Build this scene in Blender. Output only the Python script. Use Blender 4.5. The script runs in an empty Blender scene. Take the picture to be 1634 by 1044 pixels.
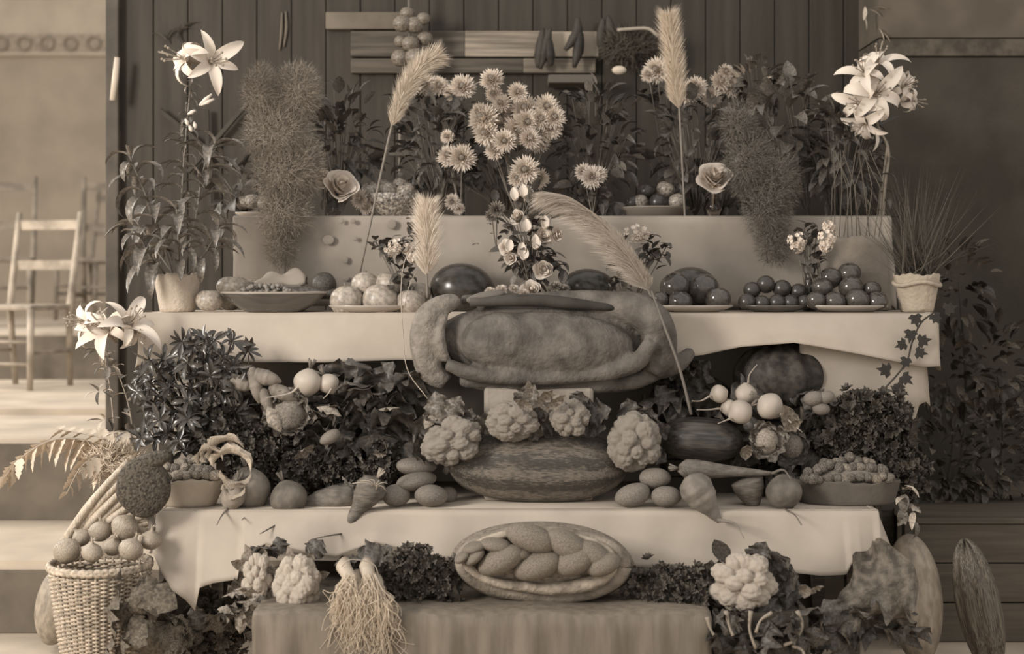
import bpy, math, random
import numpy as np
from mathutils import Vector, Matrix, Quaternion
PI = math.pi
rnd = random.Random(7)
F, CX, HY, H = 2400.0, 817.0, 440.0, 1.22      # focal length in px, principal column, horizon row, eye height

# ------------------------------------------------------------------ camera, world, lights, exposure
sc = bpy.context.scene
cam_d = bpy.data.cameras.new('camera'); cam = bpy.data.objects.new('camera', cam_d)
sc.collection.objects.link(cam); sc.camera = cam
cam.location = (0, 0, H); cam.rotation_euler = (PI/2, 0, 0)
cam_d.sensor_width = 36; cam_d.lens = 36*F/1634
cam_d.shift_x = 0.0; cam_d.shift_y = -(522-HY)/1634
cam_d.dof.use_dof = True; cam_d.dof.focus_distance = 4.75; cam_d.dof.aperture_fstop = 2.2
cam_d.clip_end = 100
w = bpy.data.worlds.new('world'); sc.world = w; w.use_nodes = True
bg = w.node_tree.nodes['Background']; bg.inputs[0].default_value = (1.0, .96, .91, 1); bg.inputs[1].default_value = 0.84

def area(name, loc, target, size, energy, col=(1, .94, .86)):
    l = bpy.data.lights.new(name, 'AREA'); l.shape = 'RECTANGLE'; l.size = size[0]; l.size_y = size[1]
    l.energy = energy; l.color = col
    o = bpy.data.objects.new(name, l); sc.collection.objects.link(o); o.location = loc
    o.rotation_euler = (Vector(target)-Vector(loc)).to_track_quat('-Z', 'Y').to_euler()
area('nave_window_light', (-4.2, 1.3, 2.7), (0, 5.0, .9), (1.1, 1.5), 270)
area('chancel_window_light', (-5.6, 7.2, 3.3), (-2.2, 7.0, .4), (1.6, 1.6), 210)
sc.view_settings.view_transform = 'Standard'; sc.view_settings.look = 'None'
sc.view_settings.exposure = 0.0; sc.view_settings.gamma = 1.0; sc.view_settings.use_curve_mapping = False

# ------------------------------------------------------------------ helpers
def P(px, py, D): return Vector(((px-CX)*D/F, D, H-(py-HY)*D/F))
def m_(px, D): return px*D/F
MATS = {}
def mat(key, v, warm=.5, rough=.7, noise=None, bump=None, spec=.3, stretch=None, dark=None):
    """v = linear reflectance; warm 0 = greyish sepia, 1 = brown sepia; noise=(scale, amount), bump=(scale, strength)"""
    if key in MATS: return MATS[key]
    m = bpy.data.materials.new(key); m.use_nodes = True; nt = m.node_tree; b = nt.nodes['Principled BSDF']
    g = .895-.065*warm; bl = .80-.16*warm
    c = (v, v*g, v*bl, 1)
    b.inputs['Base Color'].default_value = c; b.inputs['Roughness'].default_value = rough
    b.inputs['Specular IOR Level'].default_value = spec
    if noise or bump:
        tc = nt.nodes.new('ShaderNodeTexCoord'); mp = nt.nodes.new('ShaderNodeMapping')
        nt.links.new(tc.outputs['Object'], mp.inputs[0])
        if stretch: mp.inputs['Scale'].default_value = stretch
    if noise:
        n = nt.nodes.new('ShaderNodeTexNoise'); n.inputs['Scale'].default_value = noise[0]; n.inputs['Detail'].default_value = 5
        nt.links.new(mp.outputs[0], n.inputs['Vector'])
        r = nt.nodes.new('ShaderNodeValToRGB'); a = noise[1]
        lo, hi = max(.004, v*(1-a)), v*(1+a)
        if dark: lo = dark
        r.color_ramp.elements[0].position = .36; r.color_ramp.elements[0].color = (lo, lo*g, lo*bl, 1)
        r.color_ramp.elements[1].position = .64; r.color_ramp.elements[1].color = (hi, hi*g, hi*bl, 1)
        nt.links.new(n.outputs['Fac'], r.inputs[0]); nt.links.new(r.outputs[0], b.inputs['Base Color'])
    if bump:
        n2 = nt.nodes.new('ShaderNodeTexNoise'); n2.inputs['Scale'].default_value = bump[0]; n2.inputs['Detail'].default_value = 3
        nt.links.new(mp.outputs[0], n2.inputs['Vector'])
        bp = nt.nodes.new('ShaderNodeBump'); bp.inputs['Strength'].default_value = bump[1]; bp.inputs['Distance'].default_value = .01
        nt.links.new(n2.outputs['Fac'], bp.inputs['Height']); nt.links.new(bp.outputs[0], b.inputs['Normal'])
    MATS[key] = m; return m

W = {}     # world matrices of my objects
def link(o, parent, M):
    sc.collection.objects.link(o)
    if parent is not None:
        o.parent = parent; o.matrix_local = W[parent.name].inverted() @ M
    else: o.matrix_world = M; o.matrix_basis = M
    W[o.name] = M.copy(); return o
def tag(o, label=None, cat=None, group=None, kind=None):
    if label: o['label'] = label
    if cat: o['category'] = cat
    if group: o['group'] = group
    if kind: o['kind'] = kind
    return o
def thing(name, label, cat, loc, group=None):
    o = bpy.data.objects.new(name, None); o.empty_display_size = .05
    link(o, None, Matrix.Translation(loc)); return tag(o, label, cat, group)
def inst(name, mesh, parent, M):
    return link(bpy.data.objects.new(name, mesh), parent, M)
class MB:
    def __init__(s): s.v = []; s.f = []; s.n = 0
    def add(s, vf, M=None):
        v, f = vf; v = np.asarray(v, float).reshape(-1, 3)
        if M is not None:
            A = np.array(M); v = v @ A[:3, :3].T + A[:3, 3]
        s.v.append(v); k = s.n; s.f += [tuple(i+k for i in q) for q in f]; s.n += len(v); return s
    def mesh(s, name, m, smooth=True):
        me = bpy.data.meshes.new(name); me.from_pydata(np.concatenate(s.v).tolist(), [], s.f)
        if smooth: me.polygons.foreach_set('use_smooth', [True]*len(me.polygons))
        if m: me.materials.append(m)
        me.update(); return me
    def build(s, name, m, parent=None, smooth=True, bevel=0, solid=0):
        V = np.concatenate(s.v)
        if parent is not None: M = W[parent.name]
        else:
            c = (V.min(0)+V.max(0))/2; M = Matrix.Translation((c[0], c[1], V[:, 2].min()))
        A = np.array(M.inverted()); s.v = [V @ A[:3, :3].T + A[:3, 3]]
        o = inst(name, s.mesh(name, m, smooth), parent, M)
        if solid:
            md = o.modifiers.new('t', 'SOLIDIFY'); md.thickness = solid; md.offset = 0
        if bevel:
            md = o.modifiers.new('b', 'BEVEL'); md.width = bevel; md.segments = 2; md.limit_method = 'ANGLE'
        return o
def box(x0, x1, y0, y1, z0, z1):
    v = [(x, y, z) for x in (x0, x1) for y in (y0, y1) for z in (z0, z1)]
    return v, [(0, 1, 3, 2), (4, 6, 7, 5), (0, 4, 5, 1), (2, 3, 7, 6), (0, 2, 6, 4), (1, 5, 7, 3)]
def grid(nu, nv, closed_u=False):
    f = []
    for j in range(nv-1):
        for i in range(nu if closed_u else nu-1):
            a = j*nu+i; b = j*nu+(i+1) % nu; f.append((a, b, b+nu, a+nu))
    return f
def sph(nu=24, nv=14, fn=None):
    t = np.linspace(0.02, PI-.02, nv)[:, None]; u = np.linspace(0, 2*PI, nu, endpoint=False)[None, :]
    p = np.stack([np.sin(t)*np.cos(u), np.sin(t)*np.sin(u), np.cos(t)*np.ones_like(u)], -1).reshape(-1, 3)
    if fn is not None: p = fn(p)
    f = grid(nu, nv, True)+[tuple(range(nu))[::-1], tuple(range((nv-1)*nu, nv*nu))]
    return p, f
def wob(seed, k=2.2, n=6):
    r = np.random.RandomState(seed); K = r.normal(size=(n, 3))*k; ph = r.rand(n)*6.28
    return lambda p: np.sin(p @ K.T + ph).mean(1)
def lathe(prof, n=24, fn=None):
    u = np.linspace(0, 2*PI, n, endpoint=False)
    p = np.array([[r*math.cos(a), r*math.sin(a), z] for r, z in prof for a in u])
    if fn is not None: p = fn(p)
    return p, grid(n, len(prof), True)
def smooth_path(pts, n=16):
    pts = [Vector(p) for p in pts]; out = []
    if len(pts) < 3: return [pts[0].lerp(pts[-1], i/(n-1)) for i in range(n)]
    q = [2*pts[0]-pts[1]]+pts+[2*pts[-1]-pts[-2]]; m = len(pts)-1
    for k in range(n):
        t = k/(n-1)*m; i = min(int(t), m-1); t -= i; a, b, c, d = q[i:i+4]
        out.append(.5*((2*b)+(c-a)*t+(2*a-5*b+4*c-d)*t*t+(-a+3*b-3*c+d)*t**3))
    return out
def tube(pts, r, n=6, cap=True):
    pts = [Vector(p) for p in pts]; k = len(pts)
    rs = [r]*k if not hasattr(r, '__len__') else [float(np.interp(i/(k-1), np.linspace(0, 1, len(r)), r)) for i in range(k)]
    t = (pts[1]-pts[0]).normalized(); a = t.orthogonal().normalized(); v = []
    for i, p in enumerate(pts):
        t2 = (pts[min(i+1, k-1)]-pts[max(i-1, 0)]).normalized()
        a = (a-t2*a.dot(t2)); a = a.normalized() if a.length > 1e-6 else t2.orthogonal().normalized(); b = t2.cross(a)
        v += [tuple(p+(a*math.cos(2*PI*j/n)+b*math.sin(2*PI*j/n))*rs[i]) for j in range(n)]
    f = grid(n, k, True)
    if cap: f += [tuple(range(n))[::-1], tuple(range((k-1)*n, k*n))]
    return v, f
def frame(o, d, toward=(0, 0, -1), s=1.0, roll=0):
    """matrix: local z along d, local y bending towards 'toward'"""
    d = Vector(d).normalized(); t = Vector(toward); y = t-d*t.dot(d)
    y = y.normalized() if y.length > 1e-4 else d.orthogonal().normalized()
    y = Quaternion(d, roll) @ y; x = y.cross(d)
    M = Matrix((x, y, d)).transposed().to_4x4() @ Matrix.Diagonal((s, s, s, 1)); M.translation = Vector(o); return M
def leafd(L=1, Wd=.3, bend=.8, fold=.25, n=7, nc=3, ruff=0, seed=0, shape=1.0, base=.06, lobes=0, lamp=.28):
    """leaf growing along +z, curling to +y; shape<1 widest near base, >1 near tip"""
    r = random.Random(seed); v = []; y = z = 0; a = -bend*.25; nc2 = nc*2-1
    ph = r.random()*6
    for i in range(n):
        t = i/(n-1); wdt = Wd/2*max(base*(1-t)*(1.0 if i else 1), math.sin(PI*t**shape)**.8 if 0 < t < 1 else 0)
        if lobes: wdt *= (1+lamp*math.cos(t*lobes*PI*2))
        if i:
            a += bend*1.25/(n-1); y += math.sin(a)*L/(n-1); z += math.cos(a)*L/(n-1)
        for j in range(nc2):
            s = (j/(nc2-1)*2-1); e = abs(s)
            rf = ruff*e*e*math.sin(t*19+ph+s*3)*wdt*2
            v.append((s*wdt*math.cos(fold*e), y*1.0-math.cos(a)*(fold*e*wdt)+rf*math.cos(a), z+math.sin(a)*fold*e*wdt-rf*math.sin(a)*.5))
    return v, grid(nc2, n)
def leafmesh(name, m, **k): return MB().add(leafd(**k)).mesh(name, m)
def ordn(i, n):
    if n == 1: return 'the only one'
    if i == 0: return 'leftmost'
    if i == n-1: return 'rightmost'
    return ['', 'second', 'third', 'fourth', 'fifth', 'sixth', 'seventh', 'eighth', 'ninth', 'tenth', 'eleventh', 'twelfth', 'thirteenth', 'fourteenth'][i]+' from left'

# ------------------------------------------------------------------ materials
plaster = mat('plaster', .32, 1, .9, (3, .1), (60, .15)); plaster_up = mat('upper_plaster', .42, .9, .9, (4, .08), (60, .15))
dado = mat('dark_dado', .062, .9, .8, (4, .2), (80, .2)); wood_d = mat('dark_wood', .055, .9, .7, (3, .18), (40, .2), stretch=(8, 8, .6))
wood_l = mat('pale_planks', .36, .9, .7, (5, .45), (30, .2), stretch=(.6, 6, 10)); wood_m = mat('dull_planks', .095, .9, .7, (5, .4), (30, .2), stretch=(.6, 6, 10))
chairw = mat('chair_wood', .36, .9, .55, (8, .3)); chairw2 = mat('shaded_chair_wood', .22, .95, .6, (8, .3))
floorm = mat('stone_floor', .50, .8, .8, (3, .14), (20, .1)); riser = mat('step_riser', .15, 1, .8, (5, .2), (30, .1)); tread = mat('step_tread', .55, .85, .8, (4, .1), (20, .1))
cloth = mat('white_cloth', .45, .5, .9, (5, .08), (500, .12), .1)
cloth_t = mat('dim_lit_cloth', .34, .35, .9, (4, .14), (500, .12), .1)  # white cloth darkened in colour for the weaker light on the top tier
hess = mat('sackcloth', .2, .8, .95, (7, .16), (300, .3), .1, stretch=(5, 5, .5))
pot_paper = mat('crepe_paper', .5, .6, .85, (9, .1), (90, .5), .1)
leaf_d = mat('dark_leaf', .085, .35, .5, (12, .4), spec=.4); leaf_m = mat('mid_leaf', .15, .5, .5, (12, .4), spec=.4)
leaf_g = mat('glossy_leaf', .06, .4, .3, (14, .3), spec=.7); leaf_p = mat('pale_leaf', .48, .7, .6, (10, .3), spec=.3)
leaf_lily = mat('lily_leaf', .16, .5, .4, (14, .4), spec=.6)
needle = mat('fern_green', .27, .7, .8); needle_g = mat('fern_grey', .17, .4, .8); pars = mat('parsley_green', .10, .6, .7); pars_w = mat('parsley_edge', .16, .8, .7)
plume = mat('plume', .75, .4, .8); plume_w = mat('plume_warm', .68, .8, .8); plume_d = mat('plume_shaded', .33, .3, .8)
stem_m = mat('stem', .17, .5, .6); stem_l = mat('pale_stem', .36, .7, .6)
petal = mat('petal', .72, .3, .7); petal_c = mat('petal_cream', .68, .15, .7); petal_in = mat('flower_centre', .22, .6, .8, (60, .3))
rosem = mat('rose_petal', .66, .2, .7); potm = mat('potato_skin', .21, .4, .6, (14, .25), (40, .25)); carrot = mat('carrot_skin', .15, .4, .65, (30, .25), (50, .3), stretch=(1, 1, 3))
beet = mat('beet_skin', .14, .5, .65, (16, .35), (40, .3)); turnip = mat('turnip_skin', .42, .4, .5, (8, .12), (30, .1))
tom = mat('tomato_skin', .075, .3, .14, (4, .2), spec=.6); apple = mat('apple_skin', .30, .5, .35, (5, .45), spec=.5, dark=.12); plum = mat('plum_skin', .05, .3, .3, (6, .3), spec=.5)
applel = mat('pale_apple', .36, .5, .38, (4, .3), spec=.45)
melon = mat('dark_melon', .055, .3, .25, (5, .3), spec=.5); marrow = mat('striped_marrow', .085, .35, .45, (34, .9), spec=.4, stretch=(.16, 1, 1), dark=.045)
marrow_p = mat('pale_marrow', .30, .9, .5, (4, .25), spec=.4); marrow_r = mat('ridged_marrow', .12, .9, .5, (20, .6), stretch=(1.2, 1.2, .12))
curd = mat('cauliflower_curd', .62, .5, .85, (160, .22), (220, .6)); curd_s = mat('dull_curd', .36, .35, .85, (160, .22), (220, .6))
crust = mat('bread_crust', .24, .75, .65, (18, .35), (90, .5)); crust_l = mat('floury_crust', .34, .75, .75, (26, .35), (90, .5)); crust_d = mat('brown_crust', .125, .3, .7, (14, .35), (70, .5)); crust_e = mat('dusty_crust', .22, .3, .75, (30, .22), (80, .6))
wick = mat('wicker', .44, .9, .7, (60, .35)); china = mat('white_china', .42, .35, .25, spec=.5); onion = mat('onion_skin', .34, .9, .4, (4, .38), (8, .3), stretch=(5, 5, .5), spec=.4)
nut = mat('walnut_shell', .21, .5, .7, (3, .4), (5, 1.0)); nut_l = mat('pale_nut', .33, .7, .7, (3, .4), (5, 1.0)); paper = mat('paper_bag', .38, .8, .85, (5, .1), (30, .4)); paper_d = mat('brown_paper', .12, .5, .85, (6, .15), (30, .3))
rootm = mat('leek_root', .62, .9, .8); celery = mat('celery_stalk', .48, .85, .5, (40, .3), stretch=(8, 8, .4)); seed = mat('seed_head', .085, .9, .8, (120, .5), (160, .9))
curr = mat('currant', .16, .4, .25, spec=.6); grapem = mat('grape_skin', .06, .3, .25, spec=.6); dish = mat('glazed_dish', .10, .35, .25, (8, .2), spec=.6)
glassm = mat('cut_glass', .16, .3, .08, spec=.8)
gm = bpy.data.materials.new('clear_glass'); gm.use_nodes = True; gb = gm.node_tree.nodes['Principled BSDF']
gb.inputs['Base Color'].default_value = (.85, .8, .75, 1); gb.inputs['Transmission Weight'].default_value = 1; gb.inputs['Roughness'].default_value = .03; gb.inputs['IOR'].default_value = 1.3

# ------------------------------------------------------------------ room shell
def struct(name, m, vf, **k):
    o = MB().add(vf).build(name, m, None, False, **k); o['kind'] = 'structure'; return o
Z1, Z2, Z3, Z0 = .517, 1.099, 1.428, .30
struct('floor', floorm, box(-11, 6, -1, 5.14, -.1, 0))
s1 = struct('floor_first_step', tread, box(-11, 6, 5.14, 6.0, -.1, .246))
s2 = struct('floor_chancel', floorm, box(-11, 6, 6.0, 9.0, -.1, .57)); struct('floor_chancel_slab', floorm, box(-11, 6, 7.0, 9.0, .57, .60))
struct('floor_upper_chancel', floorm, box(-11, 6, 9.0, 12.5, -.1, .88))
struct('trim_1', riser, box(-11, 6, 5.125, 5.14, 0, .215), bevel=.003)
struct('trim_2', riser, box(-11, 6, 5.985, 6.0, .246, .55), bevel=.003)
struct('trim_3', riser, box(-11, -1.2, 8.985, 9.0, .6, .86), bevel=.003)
struct('wall_back', plaster, box(-11, 2, 12.5, 12.6, .88, 3.07)); struct('wall_back_upper', plaster_up, box(-11, 2, 12.5, 12.6, 3.23, 4.4))
fr = struct('trim_4', mat('frieze', .33, 1, .9, (30, .2)), box(-11, -1, 12.49, 12.6, 3.07, 3.23))
ros = MB()
a = [(math.cos(t)*.055, 0, math.sin(t)*.055) for t in np.linspace(0, 2*PI, 15)]
rm = MB().add(tube(a, .009, 6)).mesh('rosette', mat('frieze_paint', .27, 1, .9))
for i in range(8): inst('rosette', rm, fr, Matrix.Translation(P(1+37*i, 69, 12.47)))
MB().add(box(-11, -1, 12.47, 12.5, 3.045, 3.075)).build('moulding', plaster_up, fr, False, bevel=.005)
# dark timber screen behind the staging
XL = P(175, 0, 6.3).x; XR = P(1402, 0, 6.3).x
scr = struct('wall_screen', wood_d, box(XL, XR, 6.32, 6.38, .57, 3.0))
nb = 22
for i in range(nb):
    x0 = XL+.04+(XR-XL-.04)*i/nb; x1 = XL+.04+(XR-XL-.04)*(i+1)/nb-.003
    o = MB().add(box(x0, x1, 6.298+.002*(i % 2), 6.325, .58, 2.9)).build('board', wood_d, scr, False, bevel=.004)
MB().add(box(XL-.005, XL+.05, 6.25, 6.33, .57, 3.0)).build('post', mat('screen_post', .085, 1, .6, (6, .3)), scr, False, bevel=.006)
XW = P(1402, 0, 5.96).x; struct('wall_right', dado, box(XW, 6, 5.96, 6.5, .0, P(0, 92, 5.96).z)); struct('wall_right_upper', mat('upper_dado', .125, 1, .9, (6, .15)), box(XW, 6, 5.96, 6.5, P(0, 60, 5.96).z, 3.2))
struct('trim_5', mat('dado_border', .095, 1, .9, (20, .3)), box(XW, 6, 5.953, 6.5, P(0, 90, 5.96).z, P(0, 62, 5.96).z), bevel=.004)
ch = thing('wooden_chest', 'plain brown wooden chest at the far right behind the ridged marrow', 'chest', (1.9, 5.3, 0))
xa = P(1455, 0, 5.0).x; chm = mat('chest_wood', .115, 1, .7, (5, .2), stretch=(.5, 6, 8)); zc = P(0, 836, 5.0).z
for i in range(3): MB().add(box(xa, 2.7, 5.0, 5.02, .002+zc/3*i, zc/3*(i+1)-.002)).build('front_board', chm, ch, False, bevel=.003)
MB().add(box(xa-.01, 2.71, 4.99, 5.9, zc, zc+.02)).build('lid', chm, ch, False, bevel=.004); MB().add(box(xa, xa+.02, 5.02, 5.9, .002, zc)).build('side_board', chm, ch, False)
o = MB().add(tube([P(187, 92, 6.2), P(184, 125, 6.2), P(180, 160, 6.2)], [.011, .014, .013], 8)).build('lit_edge_strip', mat('lit_edge_pale', .6, .7, .6)); tag(o, 'pale slender strip coloured as a lit pole edge, on the screen beside the plaster', 'lit_edge_strip')  # strip painted pale to imitate the lit edge of a pole
# planks, rails nailed to the screen
def plank(x0, x1, y0, y1, m, D=6.26, th=.03, label=None):
    a = P(x0, y1, D); b = P(x1, y0, D)
    return MB().add(box(a.x, b.x, D, D+th, a.z, b.z)).build('plank', m, None, False, bevel=.004)
pl = thing('pulpit_ledge', 'weathered ledge of horizontal pale planks on the dark timber screen', 'ledge', P(850, 125, 6.28))
def pp(x0, x1, y0, y1, m, D=6.27, lab=None):
    a = P(x0, y1, D); b = P(x1, y0, D)
    o = MB().add(box(a.x, b.x, D-.012, D+.025, a.z, b.z)).build('plank', m, pl, False, bevel=.003)
    if lab: o['label'] = lab
    return o
pp(742, 868, 50, 91, mat('plank_tan', .27, .9, .7, (5, .4), (30, .2), stretch=(.6, 6, 12))); pp(868, 955, 51, 91, mat('plank_pale', .46, .85, .7, (5, .12)), lab='pale smooth plank end')
pp(835, 950, 94, 117, mat('plank_mid', .22, .9, .7, (5, .35), (30, .2), stretch=(.6, 6, 12))); pp(560, 835, 94, 117, wood_m); pp(560, 742, 50, 91, wood_m); pp(520, 640, 20, 47, mat('plank_brown', .14, 1, .7, (3, .45)))
MB().add(box(*[P(874, 0, 6.2).x, P(945, 0, 6.2).x], 6.1, 6.27, P(0, 137, 6.2).z, P(0, 124, 6.2).z)).build('shelf', mat('shelf_wood', .13, .6, .6), pl, False, bevel=.004)
rail = thing('cross_brace', 'dark diagonal lattice braces across the screen behind the potted lily', 'brace', P(345, 250, 6.27))
for x0, y0, x1, y1 in ((255, 175, 395, 290), (395, 165, 300, 275), (330, 175, 335, 330)):
    MB().add(tube([P(x0, y0, 6.26), P(x1, y1, 6.26)], .012, 4)).build('brace_bar', wood_d, rail, False)

# ------------------------------------------------------------------ chairs
def chair(label, px, py, D, floorz, yaw, m, hgt=.97, wid=.40):
    b = P(px, py, D); b.z = floorz
    t = thing('wooden_chair', label, 'chair', b, 'rail-back wooden chairs in the chancel')
    R = Matrix.Translation(b) @ Matrix.Rotation(yaw, 4, 'Z'); w2 = wid/2
    T = lambda x, y, z: tuple(R @ Vector((x, y, z)))
    for s in (-1, 1):
        MB().add(tube([T(s*w2*.92, .2, 0), T(s*w2, .17, .44), T(s*w2*1.04, .27, hgt)], [.017, .021, .017], 8)).build('back_leg', m, t)
        MB().add(tube([T(s*w2, -.2, 0), T(s*w2, -.19, .44)], [.016, .022], 8)).build('front_leg', m, t)
        MB().add(tube([T(s*w2, -.19, .2), T(s*w2, .17, .2)], .011, 6)).build('side_stretcher', m, t)
    for z, y in ((hgt-.07, .262), (.68, .222)):
        a = smooth_path([T(-w2, y, z), T(0, y+.02, z), T(w2, y, z)], 7); v = []
        for p in a:
            for dz, dy in ((-.027, -.008), (.027, -.008), (.027, .008), (-.027, .008)): v.append((p[0], p[1]+dy, p[2]+dz))
        MB().add((v, grid(4, 7, True)+[(0, 1, 2, 3), (24, 27, 26, 25)])).build('back_rail', m, t, False)
    for z in (.14, .26): MB().add(tube([T(-w2, -.2, z), T(w2, -.2, z)], .010, 6)).build('front_stretcher', m, t)
    v, f = box(-w2-.015, w2+.015, -.21, .2, .43, .46); MB().add((v, f), R).build('seat', m, t, False, bevel=.008)
    return t
chair('pale wooden chair nearest the camera, at the left edge', 34, 600, 8.35, .60, -.30, chairw, .98, .39)
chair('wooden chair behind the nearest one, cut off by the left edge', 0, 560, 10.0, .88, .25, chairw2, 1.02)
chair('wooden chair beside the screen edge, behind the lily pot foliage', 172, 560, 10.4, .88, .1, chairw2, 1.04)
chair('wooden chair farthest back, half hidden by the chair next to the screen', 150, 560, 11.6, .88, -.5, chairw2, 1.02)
# chair back standing behind the flowers on the top tier
c0 = P(645, 345, 5.95); t = thing('slatted_chair', 'wooden chair back with thin posts standing behind the leaning plume on top tier', 'chair', (c0.x, 5.95, .246))
for x, y0 in ((638, 185), (668, 195)):
    a = P(x, y0, 5.95); MB().add(tube([a, (a.x, 5.95, .246)], .006, 6)).build('post', mat('pale_post', .26, .6, .6), t)
a = P(616, 249, 5.93); b = P(673, 233, 5.93); MB().add(box(a.x, b.x, 5.92, 5.94, a.z, b.z)).build('top_rail', mat('chair_board', .14, .5, .6), t, False, bevel=.003)
a = P(668, 322, 5.6); b = P(671, 272, 5.6); o = MB().add(tube([a, b], .005, 6)).build('plant_stick', mat('stick', .3, .4, .6)); tag(o, 'thin pale upright stick beside the cut glass fruit bowl', 'stick')

# ------------------------------------------------------------------ staging and cloths
def staging(name, label, xa, xb, D0, D1, z, floors):
    t = thing(name, label, 'table', ((xa+xb)/2, (D0+D1)/2, floors[0]))
    n = 3
    for i in range(n):
        y0 = D0+(D1-D0)*i/n; y1 = D0+(D1-D0)*(i+1)/n-.006
        MB().add(box(xa, xb, y0, y1, z-.03, z-.006)).build('board', wood_m, t, False, bevel=.003)
    for x in (xa+.06, (xa+xb)/2, xb-.06):
        for y in (D0+.05, D1-.05):
            fz = 0 if y < 5.12 else .246
            MB().add(box(x-.02, x+.02, y-.02, y+.02, fz, z-.03)).build('leg', wood_m, t, False)
def cloth_skirt(name, label, D, z, Dback, hem, ret=.25, flare=.03, amp=.012, kf=30, seed=0, m=cloth, left_ret=True, right_ret=True, top=True, parent=None, lipz=.0):
    """hem: list of (px, py) along the front edge"""
    r = random.Random(seed); hx = [h[0] for h in hem]; hy = [h[1] for h in hem]
    pxs = sorted(set(list(np.arange(hx[0], hx[-1], 5.0))+hx)); path = []
    if left_ret:
        X0 = P(hx[0], 0, D).x; zz = P(0, hy[0], D).z
        for k in range(8): path.append((X0-.0, D+ret*(1-k/8), zz-.02*math.sin(k), -1, 0))
    for x in pxs: path.append((P(x, 0, D).x, D, P(0, float(np.interp(x, hx, hy)), D).z, 0, -1))
    if right_ret:
        X0 = P(hx[-1], 0, D).x; zz = P(0, hy[-1], D).z
        for k in range(1, 9): path.append((X0+.0, D+ret*k/8, zz-.02*math.sin(k), 1, 0))
    nv = 14; rows = [[] for _ in range(nv+2)]
    s = 0; px_, py_ = path[0][0], path[0][1]
    ph = [r.random()*6 for _ in range(4)]
    for X, Y, zb, nx, ny in path:
        s += math.hypot(X-px_, Y-py_); px_, py_ = X, Y
        rip = math.sin(s*kf+ph[0])*.5+math.sin(s*kf*.43+ph[1])*.8+math.sin(s*kf*1.9+ph[2])*.25
        rows[0].append((X*.985, min(Dback, Y+.03) if ny else Y, z)); 
        rows[1].append((X-nx*.012, Y-ny*.012+(.0), z+.001))
        for k in range(nv):
            t = k/(nv-1); zz = z-.006-(z-.006-zb)*t; off = flare*t+amp*rip*min(1, t*1.6)+.004
            rows[k+2].append((X+nx*off, Y+ny*off, zz))
    v = [p for row in rows for p in row]; n = len(path); f = grid(n, nv+2)
    if top:
        k = len(v); X0, X1 = path[0][0], path[-1][0]
        v += [(X0+.0, D+.005, z-.0005), (X1-.0, D+.005, z-.0005), (X1-.0, Dback, z-.0005), (X0+.0, Dback, z-.0005)]; f.append((k, k+1, k+2, k+3))
    o = MB().add((v, f)).build(name, m, parent, True, solid=.0015)
    if label: tag(o, label, 'cloth')
    return o
staging('staging_table', 'lowest long table of the staging under a white cloth', P(255, 0, 4.5).x, P(1400, 0, 4.5).x, 4.52, 5.14, Z1, (0,))
staging('staging_table', 'middle long table of the staging under a white cloth', P(228, 0, 4.85).x, P(1490, 0, 4.85).x, 4.87, 5.27, Z2, (0,))
staging('staging_table', 'top long table of the staging behind the flower row', P(380, 0, 5.25).x, P(1420, 0, 5.25).x, 5.27, 5.85, Z3, (0,))
cloth_skirt('tablecloth', 'white cloth hanging in folds from the lowest table, behind the plaited loaf', 4.5, Z1, 5.14,
    [(250, 880), (262, 905), (282, 935), (303, 950), (318, 968), (325, 932), (345, 925), (385, 918), (392, 880), (430, 862), (470, 868), (540, 884), (600, 862), (640, 872), (690, 884), (760, 890), (1010, 900), (1130, 905), (1240, 906), (1300, 911), (1343, 910), (1352, 893), (1368, 888), (1380, 905), (1391, 935), (1398, 905), (1402, 902)],
    ret=.3, flare=.05, amp=.019, kf=17, seed=3)
cloth_skirt('tablecloth', 'white cloth over the middle table with a long slanting hem on the right', 4.85, Z2, 5.27,
    [(222, 582), (400, 577), (520, 577), (640, 573), (800, 575), (1060, 572), (1120, 566), (1180, 553), (1262, 546), (1300, 552), (1370, 565), (1440, 579), (1470, 585), (1497, 584)],
    ret=.3, flare=.03, amp=.02, kf=9, seed=5)
cloth_skirt('under_cloth', 'lower cloth layer showing under the slanting hem at right of middle table', 4.9, Z2-.035, 4.92,
    [(1275, 700), (1320, 700), (1400, 690), (1430, 684), (1452, 680), (1463, 645), (1474, 640)], ret=.05, flare=.02, amp=.01, kf=20, seed=8, top=False, left_ret=False)
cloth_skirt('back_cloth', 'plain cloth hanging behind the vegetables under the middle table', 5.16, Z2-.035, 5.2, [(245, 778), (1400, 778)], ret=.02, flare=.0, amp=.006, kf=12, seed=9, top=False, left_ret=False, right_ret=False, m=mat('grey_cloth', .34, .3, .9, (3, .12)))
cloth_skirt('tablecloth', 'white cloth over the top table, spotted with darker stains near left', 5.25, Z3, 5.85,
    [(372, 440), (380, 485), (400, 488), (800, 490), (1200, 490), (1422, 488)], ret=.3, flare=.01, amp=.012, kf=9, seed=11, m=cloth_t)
st = mat('cloth_stain', .27, .4, .9)
sp = thing('leaf_spots', 'dark round leaf-like spots on the front of the top cloth', 'spots', P(560, 400, 5.225))
for x, y, a, b in ((524, 383, 10, 8), (545, 353, 4, 4), (563, 353, 5, 4), (567, 381, 4, 4), (551, 415, 5, 6), (625, 358, 8, 8), (552, 445, 6, 4)):
    q = P(x, y, 5.228); MB().add(sph(14, 6, lambda p: p*np.array([m_(a, 5.2), .002, m_(b, 5.2)])), Matrix.Translation(q)).build('spot', st, sp)
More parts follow.
